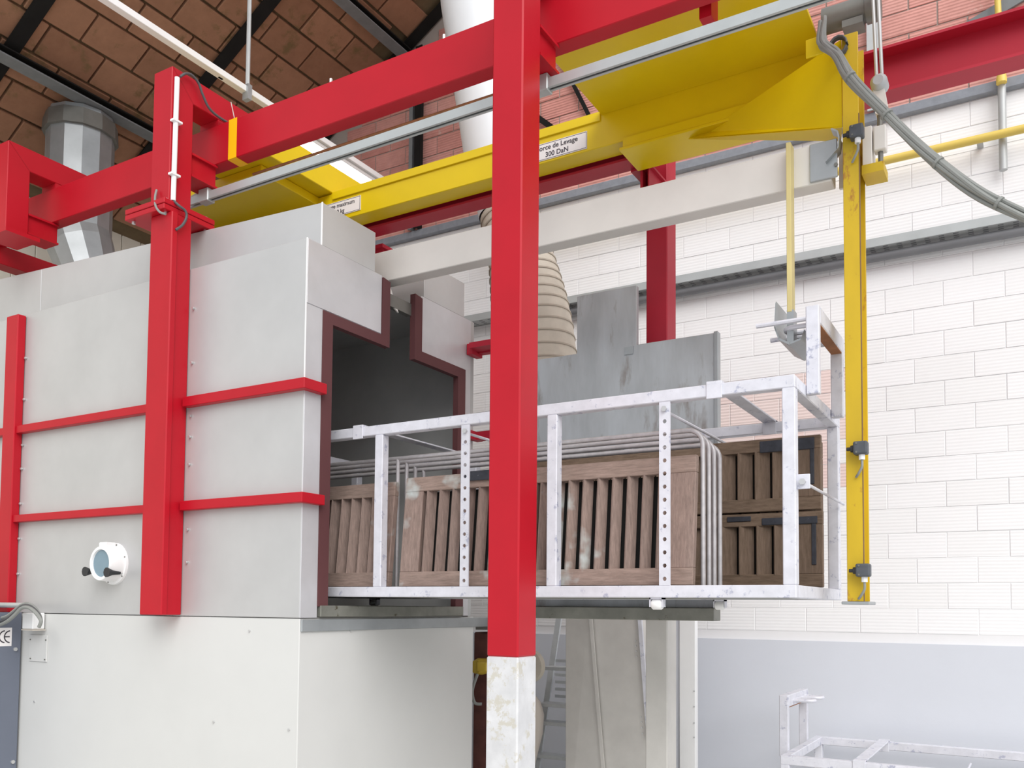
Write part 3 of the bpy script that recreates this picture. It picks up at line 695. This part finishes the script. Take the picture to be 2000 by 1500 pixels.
def make_cage(lab, grp, xend, dirx, L, y0, W, z0, h, detail, tubes, straps, clamps, wd=0.058):
    """xend: the end carrying the hanger; dirx=-1 means the cage runs towards -x from there"""
    t = thing('basket_cage', lab, 'cage', (xend+dirx*L/2, y0+W/2, z0), grp)
    xo = xend+dirx*L; xa, xb = min(xend, xo), max(xend, xo); y1 = y0+W; z1 = z0+h; k = wd
    def pb(nm, *a): return B(*a).build(nm, 'cage', t, bevel=0.004)
    for (ya, yb) in ((y0, y0+k), (y1-k, y1)):
        pb('long_rail', xa, xb, ya, yb, z1-k, z1); pb('long_rail', xa, xb, ya, yb, z0, z0+k)
    for (p, q) in ((xa, xa+k), (xb-k, xb)):
        for zz in (z0, z1-k): pb('end_rail', p, q, y0+k, y1-k, zz, zz+k)
        for (ya, yb) in ((y0, y0+k), (y1-k, y1)): pb('corner_post', p, q, ya, yb, z0+k, z1-k)
    for x in tubes:
        pb('mid_post', x, x+k, y0, y0+k, z0+k, z1-k); pb('mid_post', x, x+k, y1-k, y1, z0+k, z1-k)
    for x in straps:
        o = perf_strip(x, x+0.055, y0+0.002, y0+0.010, z0+k, z1-k, 14 if detail else 8, 0.0105).build('perforated_strap', 'cage', t)
        bolt((x+0.0275, y0+0.002, z1-k-0.035), (0, -1, 0), 0.014, 0.014, o)
        MB().cyl((x+0.03, y0+0.01, z1-k-0.045), (x+0.03, y1-k, z1-k-0.045), 0.008, 8).build('tie_rod', 'cage', t, smooth=True)
    for x in clamps:
        B(x, x+0.075, y0+k*0.5, y1-k*0.5, z1, z1+0.010).build('cross_strap', 'cage', t, bevel=0.002)
        for ya in (y0-0.006, y1-k-0.006):
            MB().box(x, x+0.075, ya, ya+k+0.012, z1-0.003, z1+0.012).box(x, x+0.075, ya, ya+0.006, z1-k-0.012, z1).build('clamp', 'cage', t, bevel=0.002)
    for i in range(int(L/0.14)):
        x = xa+0.1+i*0.14
        B(x, x+0.022, y0+k, y1-k, z0+0.01, z0+0.03).build('floor_bar', 'steel_dark', t)
    B(xa+k, xb-k, y0+k, y1-k, z0+0.002, z0+0.008).build('floor_pan', 'gutter', t)
    # casters
    for x in (xa+0.22, xb-0.66):
        for ya in (y0+0.035, y1-0.035):
            c = MB().box(x-0.034, x-0.028, ya-0.02, ya+0.02, z0-0.045, z0).box(x+0.028, x+0.034, ya-0.02, ya+0.02, z0-0.045, z0)
            c.prism([(x-0.034, z0-0.008), (x+0.034, z0-0.008), (x+0.034, z0), (x-0.034, z0)], 'y', ya-0.02, ya+0.02)
            c = c.build('caster_fork', 'cage', t)
            MB().tube([(x-0.027, ya, z0-0.032), (x-0.02, ya, z0-0.032), (x+0.02, ya, z0-0.032), (x+0.027, ya, z0-0.032)], [0.02, 0.026, 0.026, 0.02], 14).build('caster_wheel', 'white', c, smooth=True)
    # hanger frame with two loops, fixed outside the end rail
    s = -dirx; xh0 = xend+s*0.002; xh1 = xend+s*0.062; hx0, hx1 = min(xh0, xh1), max(xh0, xh1)
    yc = y0+W/2; zt = z1+0.37
    ya0, yb1 = yc-0.31, yc+0.31
    B(hx0, hx1, ya0, ya0+0.04, z1-k+0.01, zt).build('hanger_post', 'cage', t, bevel=0.004)
    B(hx0, hx1, yb1-0.04, yb1, z1-k+0.01, zt).build('hanger_post', 'cage', t, bevel=0.004)
    B(hx0, hx1, ya0+0.04, yb1-0.04, zt-0.08, zt).build('hanger_bar', 'cage', t, bevel=0.004)
    B(hx0+0.004, hx1-0.004, ya0+0.04, yb1-0.04, zt-0.086, zt-0.08).build('rusty_underside', 'rusty', t)
    xi = hx0 if dirx < 0 else hx1
    for yl in (yc-0.16, yc+0.10):
        pts = [(xi, yl, zt-0.045)]+[(xi+dirx*(0.09+0.045*math.sin(a)), yl+0.05-0.05*math.cos(a), zt-0.045) for a in [math.pi*i/8 for i in range(9)]]+[(xi, yl+0.10, zt-0.045)]
        MB().tube(pts, 0.013, 8).build('lifting_loop', 'cage', t, smooth=True)
    return t
c1_ = make_cage('white tubular cage full of shutters, half pushed into the cabin', 'white tubular cages', -0.912, -1, 3.42, 4.0, 1.05, 1.647, 0.997, True,
          [-3.297, -2.162], [-2.695, -1.551], [-1.316, -3.46])
# bolt plate and end rod on the cage corner
bp = B(-0.910, -0.80, 4.06, 4.068, P(1566, 955, 'y', 4.06).z, P(1566, 926, 'y', 4.06).z)
bp = MB().box(P(1553, 940, 'y', 4.03)[0], P(1582, 940, 'y', 4.03)[0], 4.03, 4.038, P(1566, 955, 'y', 4.03).z, P(1566, 926, 'y', 4.03).z).build('bolt_plate', 'cage', c1_, bevel=0.002)
bq = P(1568, 941, 'y', 4.03); bolt(bq, (0, -1, 0), 0.015, 0.016, bp)
MB().cyl((bq.x, 4.038, bq.z), (bq.x, 5.0, bq.z), 0.007, 8).build('tie_rod', 'cage', c1_, smooth=True)
# hook plate below the hanger bar
hk = []
for i in range(11):
    a = math.pi*(0.0+i/10.0)
    hk.append((-1.03-0.05*math.cos(a)*-1*-1, 0))
mb = MB(); prof = [(-1.085, 3.10), (-1.092, 2.98), (-1.07, 2.915), (-1.02, 2.885), (-0.965, 2.90), (-0.95, 2.94)]
for (xa, za), (xb, zb) in zip(prof[:-1], prof[1:]):
    mb.hexa([(xa, 4.36, za), (xb, 4.36, zb), (xb, 4.69, zb), (xa, 4.69, za), (xa+0.004, 4.36, za+0.01), (xb+0.002, 4.36, zb+0.01), (xb+0.002, 4.69, zb+0.01), (xa+0.004, 4.69, za+0.01)])
mb.box(-1.032, -1.0, 4.37, 4.44, 2.89, 3.06)
hook = tag(mb.build('hook_plate', 'galv', bevel=0.002), 'curved galvanised hook holding the cage loops under the hanger bar', 'hook')
for y in (4.33, 4.60):
    MB().cyl((-1.17, y, 2.99), (-0.92, y, 2.99), 0.012, 8).build('hook_pin', 'cage', hook, smooth=True)
make_cage('empty white tubular cage standing on the floor at the lower right', 'white tubular cages', -1.47, 1, 3.2, 5.96, 1.08, -0.352, 0.992, False,
          [0.3], [-0.45], [-1.02])

# ================================================================== SHUTTERS AND HOOPS IN THE CAGE
def shutter(lab, x0, x1, yb, lean, z0, z1, nsl, mats, stile=0.11, rail=0.085, th=0.034, mids=(), straps=(), grp='louvred shutters in the cage', tilt=38, sw=None):
    t = thing('louvred_shutter', lab, 'shutter', ((x0+x1)/2, yb, z0), grp)
    def Y(z): return yb+lean*(z-z0)/(z1-z0)
    def slab(nm, xa, xb, za, zb, mt, dy=0, tt=th, par=t):
        return MB().hexa([(xa, Y(za)+dy, za), (xb, Y(za)+dy, za), (xb, Y(za)+dy+tt, za), (xa, Y(za)+dy+tt, za),
                   (xa, Y(zb)+dy, zb), (xb, Y(zb)+dy, zb), (xb, Y(zb)+dy+tt, zb), (xa, Y(zb)+dy+tt, zb)]).build(nm, mt, par, bevel=0.003)
    slab('long_stile', x0, x1, z1-rail, z1, mats[1]); slab('long_stile', x0, x1, z0, z0+rail, mats[1])
    slab('end_rail', x0, x0+stile, z0+rail, z1-rail, mats[0]); slab('end_rail', x1-stile, x1, z0+rail, z1-rail, mats[0])
    edges = [x0+stile]
    for mx in mids:
        slab('mid_rail', mx-stile/2, mx+stile/2, z0+rail, z1-rail, mats[0]); edges += [mx-stile/2, mx+stile/2]
    edges.append(x1-stile)
    za, zb = z0+rail-0.004, z1-rail+0.004
    for i in range(0, len(edges), 2):
        a, b2 = edges[i], edges[i+1]; n = max(1, round((b2-a)/nsl)); st = (b2-a)/n
        ca, sa = math.cos(math.radians(tilt)), math.sin(math.radians(tilt))
        for k in range(n):
            xc = a+st*(k+0.5); hw = sw if sw else st*0.47; tk = 0.011
            ring_ = []
            for z_ in (za, zb):
                yc = Y(z_)+th*0.62
                for (p, q) in ((-hw, -tk/2), (hw, -tk/2), (hw, tk/2), (-hw, tk/2)):
                    ring_.append((min(max(xc+p*ca-q*sa, a-0.006), b2+0.006), yc+p*sa*(1.0 if sw else 0.72)+q*ca, z_))
            MB().hexa(ring_).build('slat', mats[0], t)
        slab('gap_shade_board', a, b2, z0+rail, z1-rail, mats[2] if len(mats) > 2 else mats[0], dy=th+0.026, tt=0.004)  # black sheet added behind the slats, painting the gaps as deep shade
    for (xa, xb, za_, zb_) in straps:
        slab('iron_strap', xa, xb, za_, zb_, 'iron', dy=-0.006, tt=0.006)
    return t
W1 = ('wood', 'wood_x', 'blackbeam')  # last entry blackens the sheet that stands in for shade between slats
shutter('pinkish brown shutter in the cage just inside the cabin doorway', -4.2, -3.255, 4.085, 0.06, 1.708, 2.33, 0.082, W1, tilt=56, sw=0.030, th=0.042)
shutter('worn brown louvred shutter at the front of the cage with pale paint patches', -3.175, -1.415, 4.085, 0.06, 1.708, 2.345, 0.087, W1, mids=(-2.36,), stile=0.13, tilt=56, sw=0.030, th=0.042)
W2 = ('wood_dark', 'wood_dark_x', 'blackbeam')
def S(u0, v0, u1, v1, y=4.84):
    a, b2 = P(u0, v0, 'y', y), P(u1, v1, 'y', y); return (min(a.x, b2.x), max(a.x, b2.x), min(a.z, b2.z), max(a.z, b2.z))
shutter('dark shutter with black iron corner, upper one at the cage back', -2.75, -0.975, 4.85, 0.0, 2.128, 2.525, 0.098, W2, stile=0.17, rail=0.07,
        straps=[S(1483, 862, 1590, 876), S(1581, 876, 1590, 945)])
shutter('dark shutter with black iron corner, lower one at the cage back', -2.75, -0.968, 4.85, 0.0, 1.715, 2.118, 0.098, W2, stile=0.17, rail=0.07,
        straps=[S(1487, 1012, 1596, 1022), S(1584, 1022, 1594, 1103), S(1419, 1010, 1466, 1018)])
shutter('dark weathered shutter standing last against the rear cage rail', -2.6, -0.985, 4.925, 0.0, 1.715, 2.50, 0.1, W2, stile=0.14, rail=0.09)
# iron hinge lying on the front shutter
q = P(950, 920, 'y', 4.16)
tag(B(P(898, 920, 'y', 4.12)[0], P(975, 920, 'y', 4.12)[0], 4.126, 4.134, P(940, 937, 'y', 4.12).z, P(940, 918, 'y', 4.12).z).build('iron_hinge', 'iron', bevel=0.002), 'black iron hinge on the shutter top edge behind the perforated strap', 'hinge')
# round tube hoops
zt0 = 2.478
for i, (y, zt_, x1_) in enumerate(((4.205, zt0, -1.402), (4.275, 2.466, -1.396), (4.345, 2.452, -1.392), (4.415, 2.437, -1.385))):
    lab = ('foremost', 'second', 'third', 'rearmost')[i]
    t = thing('tube_hoop', 'round-cornered galvanised tube hoop in the cage, %s of the four' % lab, 'hoop', (-2.6, y, 1.70), 'tube hoops in the cage')
    R_ = 0.075; pts = [(x1_, y, 1.705), (x1_, y, zt_-R_)]
    pts += [(x1_-R_+R_*math.cos(a), y, zt_-R_+R_*math.sin(a)) for a in [math.pi/2*k/6 for k in range(1, 7)]]
    pts += [(-4.1, y, zt_)]+[(-4.1-R_*math.sin(a), y, zt_-R_+R_*math.cos(a)) for a in [math.pi/2*k/6 for k in range(1, 7)]]+[(-4.1-R_, y, 1.705)]
    MB().tube(pts, 0.0125, 10).build('bent_tube', 'tube', t, smooth=True)
    MB().cyl((-3.285+0.012*i, y, 1.705), (-3.285+0.012*i, y, zt_), 0.0125, 10).build('mid_tube', 'tube', t, smooth=True)

# ================================================================== HINGED DOOR
DY = 5.2
dr = thing('cabin_door', 'grey T-shaped steel door swung open behind the cage', 'door', (-2.38, DY, 1.52))
MB().prism([(-3.115, 1.60), (-1.650, 1.60), (-1.648, 3.27), (-2.169, 3.27), (-2.169, 3.655), (-2.591, 3.655), (-2.591, 3.27), (-3.115, 3.27)], 'y', DY, DY+0.04).build('plate', 'door', dr, bevel=0.003)
B(-1.662, -1.636, DY-0.012, DY+0.045, 1.60, 3.275).build('edge_flange', 'galv', dr, bevel=0.003)
B(-3.115, -1.640, DY-0.09, DY+0.04, 1.523, 1.60).build('drip_tray', 'gutter', dr, bevel=0.004)
for z0 in (3.40,):
    q = P(925, 685, 'x', XE+0.03)
    B(XE+0.003, XE+0.055, 5.285, 5.42, q.z-0.04, q.z+0.04).build('hinge_arm', 'redfar', dr, bevel=0.003)
    B(XE+0.055, -3.08, 5.36, 5.42, q.z-0.02, q.z+0.04).build('hinge_arm', 'redfar', dr, bevel=0.003)
    B(XE+0.055, -3.08, DY+0.04, 5.36, q.z-0.01, q.z+0.03).build('hinge_arm', 'redfar', dr)
B(XE+0.05, -3.0, 5.36, 5.42, 2.80, 2.86).build('hinge_arm', 'redfar', dr)
B(-2.25, -2.19, DY-0.006, DY, P(1225, 687, 'y', DY).z-0.02, P(1225, 687, 'y', DY).z+0.03).build('stop_lug', 'galv', dr)

# ================================================================== DUCTS
gd = thing('exhaust_duct', 'grey galvanised duct rising through the tiled ceiling at left', 'duct', (-7.66, 4.93, 4.6))
dx_ = -7.66; rr_ = 0.30
MB().tube([(dx_, 4.93, 5.0), (dx_, 4.93, rz(dx_)-0.02)], rr_*0.98, 12).build('pipe', 'galv', gd)
MB().tube([(dx_, 4.93, 5.95), (dx_, 4.93, 6.10)], [rr_*1.09, rr_*1.06], 12).build('collar', 'steel_dark', gd)
e0, e1 = Vector((dx_, 4.93, 5.02)), Vector((dx_+0.32, 5.0, 4.15))
MB().tube([e0, e0+(e1-e0)*0.15, e1], [rr_*0.98, rr_*0.97, rr_*0.62], 12).build('taper', 'galv', gd)
MB().tube([e0+(e1-e0)*0.70, e0+(e1-e0)*0.74], [rr_*0.75, rr_*0.73], 12).build('band', 'steel', gd)
B(-8.3, -7.1, 4.55, 5.25, 6.06+0.0, 6.075).build('rain_flashing', 'steel_dark', gd) if False else None
wdp = [(930, -60, 70), (930, 0, 70), (972, 300, 66), (981, 360, 60), (990, 420, 55)]
def ring_r(u, v, rp, y):
    c = P(u, v, 'y', y); d = (c-EYE).dot(fw); return c, rp*d/F
cs_ = [ring_r(u, v, r_, 6.0) for u, v, r_ in wdp]
cs_ = [(cs_[0][0]+(cs_[0][0]-cs_[2][0]).normalized()*1.42, cs_[0][1])]+cs_   # carried on up to the roof
du = thing('extraction_duct', 'white round duct leaning down behind the front column into a ribbed beige cone', 'duct', cs_[-1][0])
MB().tube([c for c, _ in cs_], [r_ for _, r_ in cs_], 28, caps=False).build('pipe', 'duct_white', du, smooth=True)
hp = [(990, 418, 54), (1002, 455, 56), (1014, 490, 61), (1024, 540, 68), (1033, 590, 74), (1042, 650, 78), (1048, 720, 80), (1052, 800, 80)]
hs = [ring_r(u, v, r_, 6.0) for u, v, r_ in hp]
hpts = spline([c for c, _ in hs], 3); nr = len(hpts)
rads = [hs[min(int(i/3), len(hs)-2)][1]+(hs[min(int(i/3)+1, len(hs)-1)][1]-hs[min(int(i/3), len(hs)-2)][1])*((i/3) % 1 if i < nr-1 else 1) for i in range(nr)]
MB().tube(hpts, rads, 28, caps=False).build('cone_cloth', 'canvas', du, smooth=True)
for i in range(1, nr):
    d = (hpts[i]-hpts[i-1]).normalized()
    MB().tube([hpts[i]-d*0.006, hpts[i]+d*0.006], [rads[i]+0.007, rads[i]+0.007], 28).build('hoop_rib', 'canvas_rib', du, smooth=True)

# ================================================================== LAMP
lx, lz = -5.28, 5.6
lp = thing('strip_light', 'long white fluorescent light rail hanging under the ceiling', 'lamp', (lx, 5.0, lz), None)
MB().box(lx-0.03, lx+0.03, 3.0, 6.45, lz, lz+0.05).build('rail', 'white', lp, bevel=0.003)
MB().box(lx-0.16, lx+0.005, 5.30, 6.40, lz-0.035, lz-0.002).build('batten', 'white', lp, bevel=0.004)
MB().cyl((lx-0.10, 5.33, lz-0.055), (lx-0.10, 6.38, lz-0.055), 0.02, 10).build('tube', 'lamp', lp, smooth=True)
MB().cyl((lx-0.05, 5.33, lz-0.055), (lx-0.05, 6.38, lz-0.055), 0.02, 10).build('tube', 'lamp', lp, smooth=True)
ru, rl = P(488, 0, 'y', 4.76), P(474, 192, 'y', 4.76)
MB().cyl((lx+0.02, 4.76, lz+0.05), (lx+0.02, 4.76, rz(lx)-0.02), 0.017, 8).build('suspension_rod', 'tray', lp, smooth=True)
B(lx-0.012, lx+0.05, 4.74, 4.78, lz-0.06, lz+0.06).build('hook', 'galv', lp)
B(lx-0.02, lx+0.0, 4.50, 4.54, lz+0.0, lz+0.0505).build('rust_spot', 'rusty', lp)

# ================================================================== WALL SERVICES
tz0, tz1 = 4.25, 4.447
ty = thing('cable_tray', 'perforated galvanised cable tray fixed along the white wall', 'tray', (-2.0, WY-0.15, tz0))
xa_, xb_ = -4.9, 0.9
B(xa_, xb_, WY-0.155, WY-0.012, tz1-0.115, tz1-0.109).build('tray_bed', 'tray', ty)
B(xa_, xb_, WY-0.16, WY-0.155, tz1-0.115, tz1-0.05).build('tray_lip', 'galv_rail', ty)
B(xa_, xb_, WY-0.020, WY-0.013, tz1-0.115, tz1).build('back_plate', 'tray', ty)
sl = MB()
for i in range(60):
    x = xa_+0.05+i*0.095
    for k in range(3): sl.box(x, x+0.035, WY-0.14+k*0.04, WY-0.125+k*0.04, tz1-0.117, tz1-0.1145)
o = sl.build('slots', 'pipe_dark', ty); o['kind'] = 'stuff'
wp = thing('wall_pipe', 'dark grey pipe running under the cable tray on the white wall', 'pipe', (-2, WY-0.08, 4.2))
MB().cyl((-3.9, WY-0.085, 4.275), (0.9, WY-0.085, 4.275), 0.034, 14).build('pipe', 'pipe_dark', wp, smooth=True)
MB().cyl((-4.05, WY-0.085, 4.275), (-3.9, WY-0.085, 4.275), 0.036, 14).build('yellow_end', 'gas', wp, smooth=True)
gp = thing('gas_pipe', 'yellow gas pipe running along the white wall behind the cables', 'pipe', (-0.4, 7.1, 4.97))
gq = P(741, 470, 'y', 7.1)
MB().cyl((-4.6, 7.06, 4.985), (0.9, 7.06, 4.985), 0.03, 12).build('pipe', 'gas', gp, smooth=True)
for x in (-2.9, -0.3): B(x-0.02, x+0.02, 7.09, WY-0.01, 4.975, 4.995).build('bracket', 'tray', gp)
vp = thing('vertical_pipe', 'thin yellow and grey riser pipe crossing the ledge at upper right', 'pipe', (-0.16, 7.1, 5.0))
MB().cyl((-0.155, 7.09, 5.40), (-0.185, 7.09, 6.6), 0.022, 10).build('upper_pipe', 'gas', vp, smooth=True)
MB().cyl((-0.155, 7.13, 5.40), (-0.155, 7.13, 4.75), 0.028, 10).build('lower_pipe', 'tray', vp, smooth=True)
MB().tube([(-0.155, 7.09, 5.37), (-0.155, 7.09, 5.40), (-0.155, 7.09, 5.46)], [0.036, 0.036, 0.024], 10).build('coupling', 'gas', vp, smooth=True)

# ================================================================== LEFT CABINET
cbx = P(40, 1300, 'y', 3.64).x
cb = thing('control_cabinet', 'blue grey control cabinet at the lower left with a CE sticker', 'cabinet', (cbx-0.35, 3.2, FZ))
B(cbx-0.7, cbx, 2.75, 3.64, FZ, P(20, 1196, 'x', cbx).z).build('body', 'cabinet', cb, bevel=0.006)
cx1 = cbx+0.002
sA, sB = P(-3, 1244, 'x', cx1), P(23, 1244, 'x', cx1)
st = B(cbx, cx1, sA.y, sB.y, P(10, 1262, 'x', cx1).z, P(10, 1226, 'x', cx1).z).build('sticker', 'sign', cb)
def arc(cy_, cz, r, a0, a1, wd, x):
    mb = MB(); n = 14
    for i in range(n):
        a, b2 = math.radians(a0+(a1-a0)*i/n), math.radians(a0+(a1-a0)*(i+1)/n)
        mb.prism([(cy_+rr*math.cos(t_), cz+rr*math.sin(t_)) for rr, t_ in ((r-wd/2, a), (r+wd/2, a), (r+wd/2, b2), (r-wd/2, b2))], 'x', x, x+0.001)
    return mb
cC, cE = P(10.0, 1243.5, 'x', cx1), P(20.0, 1243.5, 'x', cx1)
rC = (P(10, 1232, 'x', cx1).z-P(10, 1255, 'x', cx1).z)/2
arc(cC.y, cC.z, rC, 95, 265, rC*0.2, cx1).build('letter_c', 'ink', st)
m2 = arc(cE.y, cE.z, rC, 95, 265, rC*0.2, cx1)
m2.box(cx1, cx1+0.001, cE.y-rC, cE.y-rC*0.1, cE.z-rC*0.1, cE.z+rC*0.1)
m2.build('letter_e', 'ink', st)
for (u, v) in ((29, 1268), (24, 1488)):
    bolt(P(u, v, 'x', cbx), (1, 0, 0), 0.014, 0.012, cb)
jy = 3.56
jx0, jx1 = P(43, 1215, 'y', jy).x, P(64, 1215, 'y', jy).x
jb = thing('junction_box', 'small white junction box beside the cabinet top', 'box', (jx0+0.06, 3.6, P(50, 1231, 'y', jy).z))
jz0, jz1 = P(50, 1229, 'y', jy).z, P(50, 1197, 'y', jy).z
B(jx0, jx1, jy, 3.647, jz0, jz1).build('housing', 'white', jb, bevel=0.006)
B(jx0, jx1+0.01, jy-0.004, 3.647, jz0-0.008, jz0-0.001).build('base_lip', 'beige', jb)
cz = P(25, 1182, 'y', 3.54).z
tag(MB().cyl((-7.2, 3.54, cz), (P(50, 1182, 'y', 3.54).x, 3.54, cz), 0.019, 10).build('conduit_pipe', 'tray', smooth=True), 'grey conduit pipe lying above the cabinet top', 'conduit')
for k, (dv, yy, lab) in enumerate(((-5, 3.50, 'upper grey cable'), (3, 3.48, 'middle grey cable'), (10, 3.46, 'lower grey cable'))):
    pth = [(-40, 1222+dv), (-10, 1214+dv), (12, 1208+dv*0.7), (28, 1196+dv*0.6), (42, 1184+dv*0.4), (56, 1182+dv*0.5), (68, 1190+dv*0.5), (77, 1203+dv*0.3), (80, 1214), (76, 1225)]
    tag(MB().tube(spline([P(u, v, 'y', yy) for u, v in pth], 5), 0.012, 8).build('cable', ('cable', 'cable_dark', 'cable')[k], smooth=True), lab+' draped over the cabinet corner', 'cable', 'cables over the cabinet')

# ================================================================== LOWER BACKGROUND
# sheet metal hopper behind the door
hpz = thing('sheet_metal_hopper', 'grey sheet metal hopper standing under the open door', 'hopper', (-2.8, 6.2, FZ))
a, b2, c2, d2 = P(1105, 1205, 'y', 6.2), P(1105, 1500, 'y', 6.2), P(1155, 1205, 'y', 6.2), P(1178, 1500, 'y', 6.2)
ztop = 1.62
MB().hexa([(-3.165, 6.2, FZ), (-2.76, 6.17, FZ), (-2.76, 6.3, FZ), (-3.165, 6.33, FZ), (-3.175, 6.2, ztop), (-2.955, 6.17, ztop), (-2.955, 6.3, ztop), (-3.175, 6.33, ztop)]).build('left_panel', 'grey_foot', hpz, bevel=0.004)
MB().hexa([(-2.755, 6.19, FZ), (-2.2, 6.19, FZ), (-2.2, 6.32, FZ), (-2.755, 6.32, FZ), (-2.95, 6.19, ztop), (-2.57, 6.19, ztop), (-2.57, 6.32, ztop), (-2.95, 6.32, ztop)]).build('right_panel', 'grey_foot', hpz, bevel=0.004)
MB().hexa([(-2.77, 6.16, FZ), (-2.745, 6.16, FZ), (-2.745, 6.175, FZ), (-2.77, 6.175, FZ), (-2.965, 6.16, ztop), (-2.94, 6.16, ztop), (-2.94, 6.175, ztop), (-2.965, 6.175, ztop)]).build('seam_strip', 'grey_foot', hpz)
sa, sb = P(1245, 1205, 'y', 6.17), P(1263, 1445, 'y', 6.17)
MB().hexa([sa, sa+Vector((0.03, 0, 0)), sa+Vector((0.03, 0.02, 0)), sa+Vector((0, 0.02, 0)), sb, sb+Vector((0.03, 0, 0)), sb+Vector((0.03, 0.02, 0)), sb+Vector((0, 0.02, 0))]).build('angle_strip', 'cage', hpz)
for (u, v) in ((1241, 1252), (1242, 1262), (1243, 1272), (1243, 1282), (1252, 1400), (1253, 1410), (1254, 1421), (1255, 1433)):
    bolt(P(u, v, 'y', 6.188), (0, -1, 0), 0.006, 0.006, hpz, 'bolt', 'rivet')
lpn = thing('upright_panel', 'pale upright sheet panel beside the grey plaster wall', 'panel', (-2.2, 6.5, FZ))
xq0, xq1, xq2 = P(1320, 1400, 'y', 6.5).x, P(1327, 1400, 'y', 6.5).x, P(1358, 1400, 'y', 6.5).x
B(xq0-0.3, xq1, 6.52, 6.56, FZ, 1.62).build('side_strip', 'plaster', lpn)
B(xq1, xq2, 6.5, 6.56, FZ, 1.62).build('sheet', 'white', lpn, bevel=0.003)
for v in (1350, 1380, 1412, 1440): bolt(P(1356, v, 'y', 6.5), (0, -1, 0), 0.006, 0.006, lpn, 'tray', 'rivet')
# step ladder
ld = thing('step_ladder', 'aluminium step ladder leaning behind the front column', 'ladder', (-3.4, 6.6, FZ))
def lpt(u, v, y): return P(u, v, 'y', y)
for off in (0.0, 0.42):
    a, b2 = lpt(1044, 1490, 6.55), lpt(1086, 1205, 6.75)
    d = (b2-a).normalized(); s0_ = a+d*((FZ-a.z)/d.z); e_ = b2+d*0.1
    MB().hexa([s0_+Vector((off, 0, 0)), s0_+Vector((off+0.05, 0, 0)), s0_+Vector((off+0.05, 0.02, 0)), s0_+Vector((off, 0.02, 0)),
               e_+Vector((off, 0, 0)), e_+Vector((off+0.05, 0, 0)), e_+Vector((off+0.05, 0.02, 0)), e_+Vector((off, 0.02, 0))]).build('side_rail', 'alu', ld)
for v in (1300, 1370, 1405, 1468, 1530):
    q = lpt(1052+(1468-v)*0.14, v, 6.6)
    B(q.x, q.x+0.44, 6.48, 6.62, q.z-0.03, q.z).build('step', 'alu', ld, bevel=0.003)
qa, qb = lpt(1078, 1285, 6.68), lpt(1076, 1368, 6.68)
for i in range(6):
    z_ = qa.z+(qb.z-qa.z)*i/6
    B(qa.x+0.02, qa.x+0.42, 6.7, 6.712, z_-0.035, z_-0.01).build('step_ribs', 'alu', ld)
tk = ring_r(1015, 1395, 50, 6.27)
tank = MB().tube([tk[0]+Vector((0, 0, 0.22)), tk[0]+Vector((0, 0, 0.19)), tk[0]+Vector((0, 0, 0.1)), tk[0], tk[0]+Vector((0, 0, -0.15)), tk[0]+Vector((0, 0, -0.4))], [0.02, 0.10, 0.17, 0.2, 0.19, 0.13], 20).build('beige_drum', 'beige', smooth=True)
tag(tank, 'rounded beige drum half hidden behind the front column', 'drum')
q = P(1042, 1302, 'y', 6.0)
bl = thing('blower', 'tan round blower cover peeking out beside the front column', 'blower', (q.x-0.06, 6.03, FZ))
MB().cyl((q.x-0.06, 6.0, q.z), (q.x-0.06, 6.06, q.z), 0.13, 24).build('cover', 'canvas', bl, smooth=True)
B(q.x-0.30, q.x-0.10, 6.0, 6.06, FZ, q.z).build('stand', 'steel_dark', bl)
pu = thing('pump_unit', 'dark red pump body with a yellow valve behind the cabin base', 'pump', (-3.55, 5.7, 0.9))
x0, x1 = P(925, 1300, 'y', 5.6).x, P(985, 1300, 'y', 5.6).x
B(x0-0.1, x1, 5.75, 5.95, FZ, 1.40).build('housing', 'pump', pu, bevel=0.01)
q = P(944, 1302, 'y', 5.68)
MB().tube([(q.x-0.03, 5.62, q.z), (q.x-0.03, 5.68, q.z), (q.x-0.03, 5.75, q.z)], [0.05, 0.065, 0.06], 10).build('valve_body', 'valve', pu, smooth=True)
B(q.x-0.01, q.x+0.08, 5.60, 5.68, q.z-0.03, q.z+0.04).build('valve_cap', 'valve', pu, bevel=0.008)
MB().tube(spline([(q.x+0.0, 5.6, q.z-0.05), (q.x-0.03, 5.58, q.z-0.17), (q.x-0.01, 5.58, q.z-0.26), (q.x+0.04, 5.6, q.z-0.27)]), 0.012, 8).build('hose', 'cable', pu, smooth=True)
q = P(938, 1190, 'x', XE+0.06)
B(x0-0.05, x1, 5.70, 5.95, 1.42, 1.50).build('bracket', 'steel_dark', pu)
